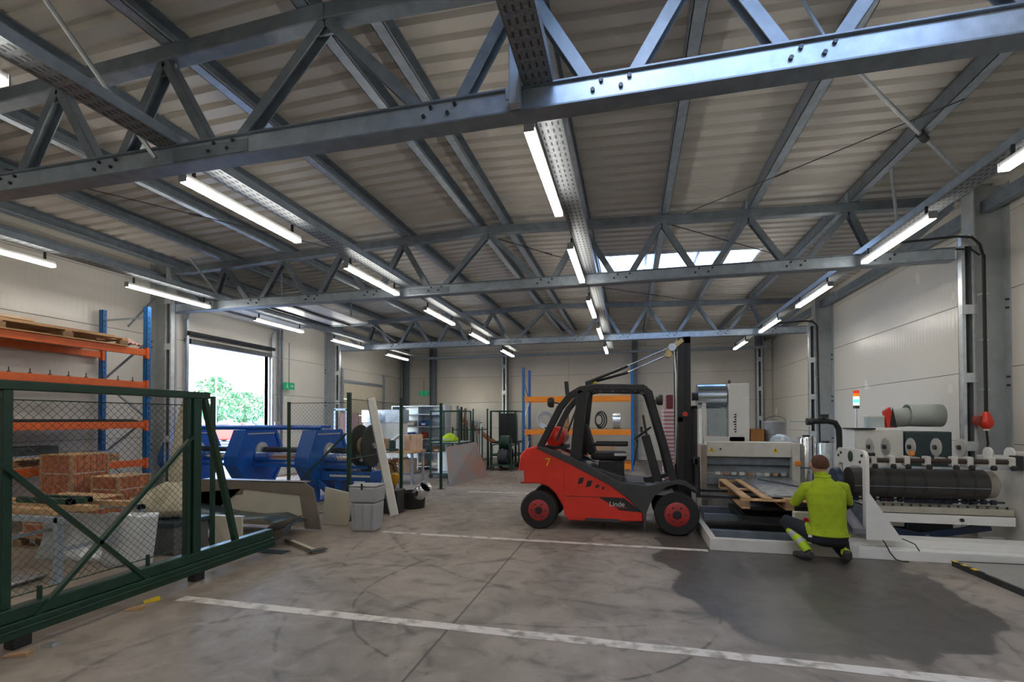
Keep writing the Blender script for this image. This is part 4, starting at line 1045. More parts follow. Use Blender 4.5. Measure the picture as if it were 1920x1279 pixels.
# strut pair over the cab to the mast head
for y, z in ((-.36, 0.0), (-.30, -.09)):
    MB().cyl((-.26, y, 2.21 + z * .1), (.32, y, 2.44 + z), .024, 12).build('strut_sleeve', black_p, fk, smooth=True); MB().cyl((.30, y, 2.43 + z), (.98, y, 2.72 + z), .012, 10).build('strut_rod', chrome, fk, smooth=True)
brass = mat('brass', (.55, .42, .20), .35, .8, .1)
MB().cyl((.95, -.42, 2.69), (.95, -.26, 2.69), .055, 16).build('strut_pivot', galv_l, fk, smooth=True); MB().cyl((.90, -.41, 2.59), (.90, -.27, 2.59), .045, 16).build('strut_pivot', brass, fk, smooth=True)
MB().bar((.88, -.34, 2.62), (1.10, -.34, 2.80), .05, .06).build('pivot_bracket', brass, fk); MB().box(-.30, -.2, -.42, -.26, 2.12, 2.22).build('strut_foot', black_p, fk)
MB().tube([(.98, -.36, 2.64), (1.0, -.37, 2.3), (1.0, -.37, 1.6), (.98, -.37, 1.0)], .012, 6).build('hose', galv_l, fk, smooth=True)
# lamps, beacon, mirrors
be = MB().lathe([(.04, 0), (.04, .02), (.05, .03), (.05, .08), (.03, .10)], (-.18, -.30, 2.14), 'Z', 16).build('beacon', yellow, fk, smooth=True)
for (x, z, sg) in ((.76, 1.92, 1), (-.80, 1.90, -1)):
    l_ = MB().lathe([(.05, -.05), (.075, -.02), (.078, .03), (.07, .04)], (x, -.56, z), 'X', 20).build('work_lamp', black_p, fk, smooth=True)
    MB().lathe([(.0, 0), (.066, 0), (.066, .006)], (x + sg * .04, -.56, z), 'X', 20).build('lens', chrome, l_); MB().bar((x - sg * .03, -.54, z), (x - sg * .14, -.50, z - .02), .02, .02).build('lamp_arm', black_p, l_)
MB().bar((-.56, -.48, 2.0), (-.58, -.48, 2.22), .05, .06).build('rear_buzzer', black_p, fk, bevel=.01)

# ================================================================ REAR RACK BEHIND THE FORKLIFT
r2 = thing('pallet_rack', 'low pallet rack with bright orange beams standing behind the forklift', 'rack', (0, 0, 0))
def rot_rack(root, x0, x1, yf, yr, h, levels):
    for x in (x0, x1):
        for y in (yf, yr):
            MB().box(x - .04, x + .04, y - .045, y + .045, 0, h).build('upright', blue_r if y == yf else blue_m, root, bevel=.006)
        z = .25; k = 0
        while z + .7 < h:
            p, q = (yf, yr) if k % 2 == 0 else (yr, yf); MB().bar((x, p, z), (x, q, z + .65), .03, .03).build('lattice', galv, root); z += .68; k += 1
    for z in levels:
        for y in (yf, yr):
            b = MB().box(x0 + .04, x1 - .04, y - .025, y + .025, z - .16, z).build('beam', orange_b, root, bevel=.006)
            for x in (x0 + .06, x1 - .06): MB().box(x - .03, x + .03, y - .035, y + .035, z - .2, z + .02).build('end_connector', orange_b, b)
rot_rack(r2, -3.46, .07, 15.9, 16.9, 3.38, (2.40, 1.30, .22))
for z, lb in ((1.30, 'long plank deck lying on the middle level of the rear rack'),):
    t = thing('plank_deck', lb, 'planks', (-1.7, 16.4, z))
    for k in range(7): MB().box(-1.5 + .04 * (k % 2), 1.45, -.5 + k * .143, -.37 + k * .143, 0, .03).build('plank', wood_d if k % 2 else wood, t, bevel=.003)
def coilring(loc, rz, R, w, label, m, n=3):
    t = thing('wire_coil', label, 'coil', loc, rz, 'coils on the rear rack'); 
    for k in range(n):
        r = R - k * .05; pts = [(r * math.cos(a), (k - 1) * w / 3, R + .024 + r * math.sin(a)) for a in [2 * PI * i / 40 for i in range(40)]]
        MB().tube(pts, .022, 8, closed=True).build('winding', m, t, smooth=True)
    MB().box(-.03, .03, -w / 2, w / 2, .0, .05).build('tie', black_p, t)
coilring((-2.75, 16.05, 1.33), .3, .28, .14, 'grey wire coil leaning at the left on the rear rack planks', galv_l)
coilring((-.95, 16.05, 1.33), .9, .27, .14, 'dark strip coil standing on the rear rack planks', dark_st)
t = thing('steel_coil', 'silver strip steel coil standing on the rear rack planks', 'coil', (-.42, 16.15, 1.33)); MB().lathe([(.12, -.12), (.26, -.12), (.26, .12), (.12, .12)], (0, 0, .262), 'X', 30, caps=False).build('windings', galv_l, t, smooth=True)
t = thing('steel_coil', 'brown paper wrapped coil on the rear rack planks', 'coil', (-2.1, 16.15, 1.33)); MB().lathe([(.09, -.1), (.24, -.1), (.24, .1), (.09, .1)], (0, 0, .242), 'X', 30, caps=False).build('windings', card, t, smooth=True)
for i, (x, w, h, mm, lb) in enumerate(((-3.0, .5, .40, white_p, 'white carton on the bottom level of the rear rack'), (-2.3, .6, .5, card, 'brown carton on the bottom level of the rear rack'), (-.9, .7, .55, card, 'large brown carton under the rear rack planks'), (-1.6, .45, .35, red_p, 'red plastic box on the bottom level of the rear rack'))):
    t = thing('carton', lb, 'box', (x, 16.3, .22), .05 * i, 'boxes on the bottom rear rack level'); MB().box(-w / 2, w / 2, -.28, .28, 0, h).build('body', mm, t, bevel=.008); MB().box(-.03, .03, -.282, .282, h - .06, h + .002).build('tape', wood, t)
# ================================================================ FAR LEFT: WORKBENCH, CABINETS, CAGES
t = thing('workbench', 'workbench with pale wooden top and steel legs behind the fence', 'workbench', (-5.9, 11.6, 0))
MB().box(-.75, .65, -.38, .38, .80, .84).build('top', wood, t, bevel=.005)
for x in (-.68, .58):
    for y in (-.32, .32): MB().box(x - .03, x + .03, y - .03, y + .03, 0, .80).build('leg', galv_l, t)
MB().box(-.65, .55, -.3, .3, .25, .28).build('shelf', galv_d, t)
def boxcard(x, y, z, w, d, h, lb, m=card, rz=0.0):
    t = thing('carton', lb, 'box', (x, y, z), rz, 'cartons around the workbench'); MB().box(-w / 2, w / 2, -d / 2, d / 2, 0, h).build('body', m, t, bevel=.006); MB().box(-.03, .03, -d / 2 - .002, d / 2 + .002, h * .6, h + .002).build('tape', wood, t); MB().box(-w / 2, w / 2, -.004, .004, h, h + .003).build('flap_joint', wood_d, t)
boxcard(-6.4, 11.7, .84, .36, .36, .30, 'brown carton standing on the left end of the workbench')
boxcard(-5.5, 11.75, .84, .34, .4, .42, 'pale peach carton standing on the right end of the workbench', mat('peach_card', (.62, .42, .30), .7))
boxcard(-6.2, 11.6, .28, .4, .4, .32, 'orange brown carton on the workbench shelf', mat('orange_card', (.5, .24, .06), .7))
boxcard(-5.6, 11.6, .28, .34, .4, .36, 'tall brown carton on the workbench shelf beside the orange one')
t = thing('desk_machine', 'small green bench machine on the workbench', 'machine', (-5.95, 11.45, .84)); MB().box(-.12, .12, -.1, .1, 0, .06).build('base', green_d, t, bevel=.01); MB().box(-.07, .07, -.06, .06, .06, .28).build('column', green_d, t, bevel=.01); MB().tube([(0, 0, .26), (.2, -.02, .40), (.28, -.02, .42)], [.05, .04, .03], 10).build('arm', white_p, t)
t = thing('paper_sheet', 'white paper sheets lying on the workbench edge', 'paper', (-6.1, 11.32, .841)); MB().box(-.2, .1, -.1, .12, 0, .012).build('stack', white_p, t)
bm_ = mat('cabinet_pale_blue', (.52, .60, .68), .35, .3, .1)
t = thing('steel_shelf_unit', 'tall pale blue steel shelf unit with bins behind the workbench', 'shelf unit', (-6.75, 15.0, 0))
MB().box(-.95, .95, .22, .25, 0, 2.1).build('back', bm_, t)
for x in (-.95, -.02, .92): MB().box(x, x + .03, -.25, .25, 0, 2.1).build('side', bm_, t)
for z in (.1, .55, 1.0, 1.4, 1.8, 2.07): MB().box(-.92, .92, -.25, .22, z, z + .03).build('shelf', bm_, t)
rnd = random.Random(5)
for k in range(14):
    z = (.13, .58, 1.03, 1.43)[k % 4]; x = -.80 + (k // 4) * .45 + (.08 if k % 2 else 0)
    cm = (mat('bin_red', (.5, .05, .03), .5), mat('bin_blue', (.05, .12, .4), .5), white_p, card, galv_d)[k % 5]
    nm = ('red', 'blue', 'white', 'brown', 'grey')[k % 5]
    b = thing('storage_bin', '%s storage bin on shelf level %s of the pale blue unit' % (nm, ('one', 'two', 'three', 'four')[k % 4]), 'bin', (-6.75 + x, 14.92, z), 0, 'bins in the pale blue shelf unit')
    MB().box(-.13, .13, -.15, .12, 0, .02).box(-.13, -.115, -.15, .12, 0, .17).box(.115, .13, -.15, .12, 0, .17).box(-.13, .13, .105, .12, 0, .2).box(-.13, .13, -.15, -.135, 0, .12).build('shell', cm, b); MB().box(-.06, .06, -.156, -.15, .04, .09).build('label_card', white_p, b)
t = thing('tall_cupboard', 'beige tall cupboard in the corner beside the exit sign', 'cupboard', (-8.6, 15.6, 0))
MB().box(-.55, .55, -.28, .28, 0, 1.95).build('body', mat('cupboard_beige', (.45, .42, .32), .5), t, bevel=.01)
for s in (-1, 1): d_ = MB().box(s * .53, s * .01, -.30, -.28, .05, 1.9).build('door', mat('cupboard_door', (.48, .45, .35), .5), t, bevel=.006); MB().box(s * .05, s * .08, -.32, -.30, .9, 1.05).build('handle', black_p, d_)
t = thing('notice_board', 'dark red notice board on a post left of the workbench', 'board', (-7.95, 12.7, 0)); MB().box(-.03, .03, -.03, .03, 0, 2.0).build('post', galv_d, t); MB().box(-.3, .3, -.05, -.03, 1.0, 1.85).build('panel', mat('board_maroon', (.16, .06, .05), .6), t, bevel=.01)

# mesh trolley with lime cloth
t = thing('mesh_trolley', 'green tubular trolley frame with shelves and netting beside the aisle', 'trolley', (-5.0, 13.2, 0))
for x in (-.45, .40):
    for y in (-.45, .55): MB().box(x - .02, x + .02, y - .02, y + .02, .12, 1.9).build('post', green_d, t); MB().lathe([(.06, -.02), (.06, .02)], (x, y, .06), 'Y', 14).build('castor', black_r, t)
for z in (.14, 1.0, 1.9):
    for y in (-.45, .55): MB().box(-.45, .40, y - .018, y + .018, z - .03, z).build('rail', green_d, t)
    for x in (-.45, .40): MB().box(x - .018, x + .018, -.45, .55, z - .03, z).build('rail', green_d, t)
MB().box(-.45, .40, -.45, .55, 1.0, 1.015).build('shelf', bm_, t); MB().box(-.45, .40, -.45, .55, .14, .155).build('shelf', bm_, t)
netting((-5.45, 13.75), (-4.6, 13.75), .16, 1.88, .09, .002, 'netting', wire, t, (-5.0, 13.2, 0))
lime = mat('lime_fabric', (.42, .62, .02), .8, 0, .15, 9, .3, 30)
t = thing('hi_vis_vest', 'lime yellow work vest heaped on the trolley shelf', 'vest', (-5.0, 12.98, 1.017))
lump([(0, 0, .26, .2, 0), (0, 0, .27, .2, .05), (.02, 0, .2, .15, .14), (.03, .02, .1, .08, .22), (.03, .02, .03, .03, .25)], 18, 2, .25).build('cloth', lime, t, smooth=True, sub=1); MB().box(-.15, .1, -.205, -.2, .05, .09).build('grey_band', galv_l, t)
t = thing('white_pack', 'white wrapped pack standing on the lower trolley shelf', 'pack', (-5.05, 13.3, .157)); MB().box(-.3, .3, -.3, .3, 0, .55).build('body', white_p, t, bevel=.03); MB().box(-.302, .302, -.05, .05, 0, .552).build('band', bm_, t)

# storage stand with upright profiles, then dark green frames further back
t = thing('profile_stand', 'dark green stand holding upright profiles behind the leaning sheet', 'stand', (-5.1, 15.2, 0))
for x in (-.5, 0, .5):
    for y in (-.3, .3): MB().box(x - .02, x + .02, y - .02, y + .02, 0, 2.0 if y > 0 else 1.4).build('post', green_d, t)
for z in (.3, 1.3): 
    for y in (-.3, .3): MB().box(-.5, .5, y - .015, y + .015, z, z + .03).build('rail', green_d, t)
MB().box(-.55, .55, -.35, .35, 0, .04).build('base', green_d, t)
rnd = random.Random(8); pm = [galv_d, dark_st, galv, mat('profile_brown', (.13, .08, .05), .5), white_p]; pn = ['dull grey', 'dark steel', 'grey', 'brown', 'white']
for k in range(10):
    h = 2.05 - .03 * k if k < 5 else 1.75 - .03 * k; j = k % 5
    o = MB().box(-.035, .035, -.02, .02, 0, h).box(-.035, -.025, -.02, .05, 0, h).build('metal_profile', pm[j], loc=(-5.52 + k * .09, 15.15 + .12 * (k % 3), .042)); tag(o, '%s %s upright profile leaning in the dark green stand' % ('tall' if k < 5 else 'short', pn[j]), 'profile', 'profiles in the green stand')
t = thing('storage_rack', 'dark green storage frame with black sheets near the back wall', 'frame', (-4.35, 17.2, 0))
for x in (-.45, .45):
    for y in (-.6, .6): MB().box(x - .03, x + .03, y - .03, y + .03, 0, 1.95).build('post', green_d, t)
for z in (.35, .8, 1.92):
    for y in (-.6, .6): MB().box(-.45, .45, y - .02, y + .02, z, z + .04).build('rail', green_d, t)
    for x in (-.45, .45): MB().box(x - .02, x + .02, -.6, .6, z, z + .04).build('rail', green_d, t)
MB().box(-.42, .42, -.55, .55, .84, .86).build('deck', dark_st, t); MB().box(-.42, .42, -.55, .55, .39, .41).build('deck', dark_st, t)
for k in range(3): tag(MB().box(-.30, .30, -.012, .012, 0, 1.0).build('upright_sheet', (dark_st, taupe, galv_l)[k], loc=(-4.3, 16.95 + k * .22, .862)), ('black', 'taupe', 'silver')[k] + ' sheet standing upright in the green frame', 'sheet', 'sheets in the green frame')
t = thing('green_roll_cart', 'low dark green cart with cable rolls before the green frame', 'cart', (-4.0, 15.6, 0))
MB().box(-.35, .35, -.6, .6, .16, .2).build('deck', green_d, t)
for x in (-.32, .32):
    for y in (-.55, .55): MB().box(x - .02, x + .02, y - .02, y + .02, .16, .85).build('post', green_d, t); MB().lathe([(.08, -.02), (.08, .02)], (x, y, .08), 'Y', 16).build('castor', black_r, t)
for x in (-.32, .32): MB().box(x - .018, x + .018, -.55, .55, .80, .84).build('rail', green_d, t)
for k, (y, z) in enumerate(((-.3, .2), (.3, .2), (0, .66))):
    c_ = thing('cable_roll', ('dark cable roll lying at the cart front', 'dark cable roll lying at the cart rear', 'dark cable roll on top of the other cable rolls')[k], 'roll', (-4.0, 15.6 + y, z + .002), 0, 'cable rolls on the green cart'); MB().lathe([(.08, -.15), (.23, -.15), (.23, .15), (.08, .15)], (0, 0, .232), 'X', 24, caps=False).build('windings', (dark_st, black_r, green_d)[k], c_, smooth=True)
t = thing('belt_conveyor', 'slanting rusty orange belt conveyor between the green frames', 'conveyor', (-5.42, 16.5, 0))
rust = mat('rusty_orange', (.40, .12, .05), .6, 0, .3, 8)
for s in (-.15, .15): MB().bar((-.55, s, 1.75), (.75, s, .85), .03, .10).build('side_beam', rust, t)
MB().bar((-.53, 0, 1.76), (.73, 0, .87), .26, .02).build('belt', mat('belt_tan', (.55, .36, .24), .7), t)
for x, h in ((-.3, 1.5), (.6, .9)):
    for s in (-.15, .15): MB().box(x - .02, x + .02, s - .02, s + .02, 0, h).build('leg', dark_st, t)
t = thing('red_cart', 'low red hand cart by the rear rack end', 'cart', (-3.6, 18.9, 0)); MB().box(-.3, .3, -.5, .5, .2, .26).build('deck', red_p, t, bevel=.01); MB().tube([(-.28, .5, .24), (-.28, .55, 1.0), (.28, .55, 1.0), (.28, .5, .24)], .018, 8).build('handle', red_p, t)
for x in (-.25, .25):
    for y in (-.4, .4): MB().lathe([(.1, -.02), (.1, .02)], (x, y, .1), 'X', 16).build('wheel', black_r, t)
t = thing('silver_housing', 'bright silver machine housing behind the decoiler', 'housing', (-7.2, 13.6, 0))
MB().box(-.75, .55, -.3, .3, 1.55, 1.95).build('hood', galv_l, t, bevel=.02); MB().box(-.7, .5, -.28, .28, .5, 1.55).build('body', white_p, t, bevel=.01)
for x in (-.7, .5):
    for y in (-.26, .26): MB().box(x - .03, x + .03, y - .03, y + .03, 0, .5).build('leg', galv_d, t)
t = thing('steel_gantry', 'slim grey gantry frame behind the decoiler', 'frame', (-7.9, 12.3, 0))
for x in (-.28, .1): MB().box(x - .03, x + .03, -.03, .03, 0, 1.95).build('post', galv_d, t)
MB().box(-.31, .13, -.03, .03, 1.91, 1.97).build('crossbar', galv_d, t); MB().box(-.45, .28, -.2, .2, 0, .02).build('base', galv_d, t)
# ================================================================ SLITTING LINE ON THE RIGHT
cr = offwhite
mf = thing('machine_bed', 'white steel base frame of the slitting line on the floor', 'machine base', (0, 0, 0))
MB().box(.97, 2.62, 6.55, 6.63, 0, .15).build('front_rail', cr, mf, bevel=.005)
MB().box(.97, 1.05, 6.63, 8.15, 0, .15).build('side_rail', cr, mf, bevel=.005)
MB().box(2.50, 4.52, 6.56, 6.98, 0, .12).build('deck_lower', white_p, mf, bevel=.006)
MB().box(2.58, 4.52, 6.72, 6.98, .12, .21).build('deck_upper', white_p, mf, bevel=.006)
for y, z in ((7.0, .16), (7.62, .26), (8.0, .30)):
    MB().box(1.05, 2.55, y, y + .07, z - .10, z).build('cross_rail', galv_d, mf, bevel=.004)
MB().box(1.06, 2.55, 6.64, 8.14, .0, .03).build('sump', mat('dark_shaded_sump', (.02, .02, .02), .8), mf)  # near-black sheet stands in for dark mechanism and shadows inside the bed
MB().box(1.0, 1.05, 8.05, 8.12, .15, .62).build('corner_post', white_p, mf, bevel=.004)
for k in range(6): MB().cyl((1.02, 6.545, .04 + .02 * (k % 2)), (1.02, 6.552, .04), .008, 6).build('bolt', dark_st, mf) if False else None
# stacker below the pallet
sk_ = thing('pallet_lift', 'dark scissor lift under the pallet of sheets', 'lift', (1.95, 7.72, .31))
MB().box(-.5, .5, -.7, .28, .0, .05).build('lower_frame', black_p, sk_); MB().box(-.5, .5, -.7, .28, .13, .175).build('upper_frame', black_p, sk_)
for x in (-.45, .45):
    MB().bar((x, -.65, .04), (x, .22, .14), .03, .03).build('scissor_arm', dark_st, sk_); MB().bar((x * .9, -.65, .14), (x * .9, .22, .04), .03, .03).build('scissor_arm', dark_st, sk_)
pallet((1.98, 7.80, .495), PI / 2 - .03, 'long bare wooden pallet on the forks with metal sheets', 2.05, 1.12, wood, None)
t = thing('steel_sheet_stack', 'stack of shiny flat steel sheets on the long pallet', 'sheets', (2.14, 7.85, .640), -.03)
for k in range(3): MB().box(-.38 + .01 * k, .40, -.98 + .02 * k, .95, k * .007, k * .007 + .006).build('sheet', steel, t)
o = MB().bar((-.15, .75, .03), (.38, -.35, .03), .02, .015).build('binding_strip', black_p, t)

# guillotine / press
ps = thing('sheet_press', 'cream guillotine press with wide front beam and warning signs', 'machine', (1.95, 8.98, 0))
MB().box(-.66, .72, 0, .36, 1.0, 1.25).build('top_beam', cr, ps, bevel=.01)
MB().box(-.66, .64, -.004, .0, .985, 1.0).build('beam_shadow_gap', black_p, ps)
MB().box(.66, .78, -.05, .40, 0, 1.24).build('side_post', cr, ps, bevel=.01); MB().box(-.76, -.66, -.02, .40, 0, 1.20).build('side_post', mat('press_side_tan', (.33, .28, .23), .5), ps, bevel=.01)
MB().box(-.66, .66, .10, .16, .72, .98).build('blade_plate', galv_d, ps); MB().box(-.66, .66, .06, .10, .84, .86).build('blade_edge', dark_st, ps)
MB().box(-.66, .66, -.02, .36, .52, .66).build('table', galv_d, ps, bevel=.006); MB().box(-.66, .66, .04, .34, .1, .52).build('skirt', mat('press_skirt', (.40, .40, .38), .5), ps)
for k in range(9): MB().box(-.52 + k * .13, -.44 + k * .13, .04, .10, .68, .73).build('clamp_foot', (white_p, card, galv_l)[k % 3], ps, bevel=.004)
for x in (-.58, .42):
    w_ = MB().prism([(x - .05, 1.08), (x + .05, 1.08), (x, 1.165)], -.004, .0).build('warning_sign', yellow, ps); MB().prism([(x - .007, 1.10), (x + .007, 1.10), (x + .004, 1.14), (x - .004, 1.14)], -.006, -.003).build('bolt_symbol', black_p, w_)
MB().cyl((-.44, -.006, 1.13), (-.44, .002, 1.13), .018, 10).build('screw', dark_st, ps)
MB().box(.70, .78, -.09, -.05, .88, .95).build('stop_box', orange_b, ps, bevel=.006)
t = thing('stop_station', 'white box with red emergency button beside the crouching worker', 'switch box', (2.05, 6.69, .031)); MB().box(-.09, .09, -.05, .05, .30, .47).build('case', white_p, t, bevel=.008); MB().cyl((.03, -.05, .38), (.03, -.08, .38), .028, 12).build('button', red_p, t); MB().box(-.02, .02, -.02, .02, 0, .30).build('stem', galv_d, t)

# coil stand behind the press
ch = thing('coil_stand', 'white coil stand with a shiny steel coil behind the press', 'machine', (1.94, 9.95, 0))
MB().box(-.17, .18, -.30, .30, 0, 2.30).build('cabinet', white_p, ch, bevel=.012)
MB().lathe([(.09, 0), (.235, 0), (.235, .50), (.09, .50)], (-.69, -.05, 2.08), 'X', 40, caps=False).build('steel_coil', mat('coil_steel', (.45, .52, .58), .22, .95, .06, 3, stretch=(6, 1, 1)), ch, smooth=True)
MB().cyl((-.78, -.05, 2.08), (-.17, -.05, 2.08), .08, 20).build('mandrel', dark_st, ch, smooth=True)
MB().box(-.52, -.17, -.22, -.16, 1.34, 1.84).build('guard_panel', mat('panel_grey_green', (.36, .42, .43), .3), ch, bevel=.006); MB().box(-.60, .10, -.30, -.26, 1.22, 1.32).build('white_bar', white_p, ch, bevel=.004); MB().box(-.60, .05, -.28, -.20, 1.12, 1.22).build('black_bar', black_p, ch)
MB().box(-.62, -.55, -.25, .25, 0, 1.95).build('left_post', white_p, ch, bevel=.006)
lt = MB()
for k, h in enumerate((.02, .035, .02, .03, .045, .02, .03, .02)): lt.box(-.05 - h, -.05 + .01, -.303, -.300, 1.40 + k * .045, 1.425 + k * .045)
lt.build('lettering', black_p, ch); MB().box(.18, .21, -.1, .05, 1.85, 2.10).build('wall_box', black_p, ch); MB().box(-.12, -.08, -.02, .02, 2.3, 2.38).build('lifting_eye', dark_st, ch)
# film wrapped pack with pink print
def stripe_mat():
    m = bpy.data.materials.new('pink_striped_film'); m.use_nodes = True; MATS['pink_striped_film'] = m; nt = m.node_tree; b = nt.nodes['Principled BSDF']
    tc = nt.nodes.new('ShaderNodeTexCoord'); s = nt.nodes.new('ShaderNodeSeparateXYZ'); nt.links.new(tc.outputs['Object'], s.inputs[0])
    a = nt.nodes.new('ShaderNodeMath'); a.operation = 'MULTIPLY'; nt.links.new(s.outputs[2], a.inputs[0]); a.inputs[1].default_value = 14
    f = nt.nodes.new('ShaderNodeMath'); f.operation = 'FRACT'; nt.links.new(a.outputs[0], f.inputs[0])
    g = nt.nodes.new('ShaderNodeMath'); g.operation = 'GREATER_THAN'; nt.links.new(f.outputs[0], g.inputs[0]); g.inputs[1].default_value = .55
    mx = nt.nodes.new('ShaderNodeMix'); mx.data_type = 'RGBA'; nt.links.new(g.outputs[0], mx.inputs['Factor'])
    mx.inputs[6].default_value = (.62, .62, .64, 1); mx.inputs[7].default_value = (.50, .16, .22, 1)
    nt.links.new(mx.outputs[2], b.inputs['Base Color']); b.inputs['Roughness'].default_value = .3; return m
t = thing('wrapped_pack', 'tall film wrapped pack with pink printed stripes behind the forklift mast', 'pack', (.80, 9.6, 0))
MB().box(-.20, .20, -.2, .2, .14, 1.84).build('body', stripe_mat(), t, bevel=.03); MB().box(.02, .19, -.17, .17, 1.84, 2.16).build('blue_top', mat('pack_blue', (.05, .14, .26), .35), t, bevel=.02); MB().box(-.14, -.02, -.15, .15, 1.84, 2.10).build('maroon_top', mat('pack_maroon', (.16, .03, .05), .4), t, bevel=.015)
MB().box(-.24, .24, -.24, .24, 0, .14).build('foot_board', wood_d, t)

# roller section
rs = thing('roller_section', 'long dark rubber roller in a white machine frame with clamp bar', 'machine', (0, 0, 0))
YR, ZR = 7.30, .82
ep = [(6.62, .21), (6.62, 1.16)] + [(6.72 - .10 * math.cos(a), 1.16 + .10 * math.sin(a)) for a in (.4, .8, 1.2)] + [(6.74, 1.265), (7.36, 1.265)] + [(7.36 + .09 * math.sin(a), 1.175 + .09 * math.cos(a)) for a in (.4, .8, 1.2)] + [(7.46, 1.15), (7.46, .21)]
n_ = len(ep)
ei = [(6.70, .60), (6.70, 1.02)] + [(6.70, 1.03), (6.70, 1.04), (6.71, 1.05)] + [(6.74, 1.07), (7.36, 1.07)] + [(7.37, 1.05), (7.38, 1.04), (7.38, 1.03)] + [(7.38, 1.02), (7.38, .60)]
MB().ringprism(ep, ei, 2.72, 2.76, 'X').build('end_plate', white_p, rs)
MB().box(2.715, 2.765, 6.70, 7.38, .34, .60).build('end_cover', galv_d, rs)
MB().lathe([(.07, 0), (.07, .008)], (2.715, 7.02, 1.17), 'X', 20).build('plate_hole', green_d, rs)
for y, z in ((6.70, 1.2), (7.3, 1.2), (7.38, 1.16), (6.75, 1.12)): MB().lathe([(.018, 0), (.018, .012)], (2.708, y, z), 'X', 10).build('plate_bolt', dark_st, rs)
MB().box(2.74, 2.90, 6.80, 6.84, 1.19, 1.23).build('name_plate', dark_st, rs)
MB().prism([(2.76, .21), (3.10, .21), (2.76, .76)], 6.62, 6.66).build('gusset', white_p, rs)
MB().lathe([(.19, 0), (.19, 1.46)], (2.80, YR, ZR), 'X', 44).build('rubber_roller', mat('roller_rubber', (.035, .033, .033), .42, 0, .15, 5), rs, smooth=True)
MB().lathe([(.15, 0), (.17, .06), (.17, .10), (.12, .14), (.06, .18)], (4.26, YR, ZR), 'X', 32).build('roller_journal', mat('journal_cream', (.35, .32, .27), .4, .3), rs, smooth=True)
for k, x in enumerate((2.98, 3.16, 3.34, 3.56, 3.90, 4.08)):
    MB().lathe([(.1915, 0), (.1915, .035)], (x, YR, ZR), 'X', 44, caps=False).build('roller_band', black_p, rs, smooth=True)
MB().bar((2.80, YR - .189, ZR - .03), (4.26, YR - .189, ZR - .03), .006, .008).build('seam_line', galv_d, rs)
MB().box(2.76, 4.5, 7.12, 7.16, 1.02, 1.045).build('guide_bar', galv_l, rs)
MB().cyl((2.74, 7.10, 1.12), (4.55, 7.10, 1.12), .032, 14).build('clamp_shaft', mat('shaft_brown', (.07, .05, .045), .4, .5), rs, smooth=True)
for k, x in enumerate((3.0, 3.20, 3.36, 3.58, 3.86, 4.02, 4.24, 4.44)):
    c_ = MB().box(x - .03, x + .03, 7.05, 7.15, 1.06, 1.18).build('clamp', cr, rs, bevel=.012); MB().lathe([(.032, -.02), (.032, .02)], (x, 7.04, 1.05), 'X', 12).build('clamp_knob', black_p, c_)
for k, x in enumerate((3.06, 3.24, 3.52, 3.80, 4.06)):
    d_ = MB().lathe([(.02, -.006), (.115, -.006), (.115, .006), (.02, .006)], (x, 7.32, 1.28), 'X', 30).build('slitting_disc', mat('disc_grey', (.50, .49, .46), .4, .2), rs, smooth=True); MB().lathe([(.03, -.03), (.03, .03)], (x, 7.32, 1.28), 'X', 14).build('disc_hub', dark_st, d_); MB().box(x - .012, x + .012, 7.14, 7.34, 1.13, 1.16).build('disc_arm', cr, d_)
for x in (4.28, 4.50): MB().lathe([(.03, -.01), (.085, -.01), (.085, .01), (.03, .01)], (x, 7.2, 1.21), 'X', 26).build('white_disc', white_p, rs, smooth=True)
MB().cyl((3.40, 7.05, 1.19), (3.40, 7.05, 1.24), .03, 12).build('stop_button', orange_b, rs)
MB().box(4.46, 4.555, 7.06, 7.16, 1.02, 1.2).build('drive_block', black_p, rs, bevel=.01)
MB().box(2.76, 4.5, 7.14, 7.46, .46, .54).build('table_beam', mat('beam_olive_cream', (.40, .38, .31), .5), rs, bevel=.006); MB().box(2.76, 4.5, 7.12, 7.40, .34, .45).build('table_rail', white_p, rs, bevel=.006)
for k in range(17): MB().cyl((2.84 + k * .1, 7.16, .54), (2.84 + k * .1, 7.16, .57), .012, 6).build('table_bolt', dark_st, rs)
for k in range(16): MB().lathe([(.03, 0), (.03, .05)], (2.86 + k * .1, 7.30, .60), 'X', 12).build('small_roller', mat('navy_roller', (.02, .03, .06), .4), rs, smooth=True)
MB().cyl((2.78, 7.30, .60), (4.5, 7.30, .60), .012, 8).build('small_roller_axle', dark_st, rs)
MB().cyl((3.95, 7.12, .40), (3.95, 7.10, .40), .022, 12).build('plug_hole', black_p, rs)
MB().box(3.26, 3.34, 7.36, 7.42, .56, .68).build('red_block', red_p, rs)
MB().box(2.76, 4.52, 7.55, 7.60, .20, 1.0).build('back_screen', mat('screen_teal', (.05, .085, .10), .5), rs) if False else None
navy = mat('navy_paint', (.016, .03, .065), .45, 0, .15)
for (a, b, y) in (((2.85, .30), (4.35, .03), 7.16), ((2.95, .03), (4.30, .31), 7.22)):
    MB().bar((a[0], y, a[1]), (b[0], y, b[1]), .04, .08).build('scissor_arm', navy, rs)
MB().cyl((3.6, 7.12, .17), (3.6, 7.26, .17), .03, 12).build('scissor_pin', galv_d, rs)
MB().box(2.9, 4.4, 7.1, 7.45, .0, .03).build('scissor_base', galv_d, rs)
MB().box(4.10, 4.32, 7.02, 7.08, .05, .22).build('grey_guard', grey_pl, rs)
# chute behind the worker
MB().prism([(6.60, .28), (7.05, .48), (7.05, .52), (6.60, .34)], 2.57, 2.71, 'X').build('scrap_chute', mat('chute_grey', (.20, .19, .21), .5), rs)
MB().lathe([(.17, 0), (.19, .03), (.19, .06), (.10, .08)], (2.62, YR, ZR), 'X', 30).build('drive_wheel', navy, rs, smooth=True)
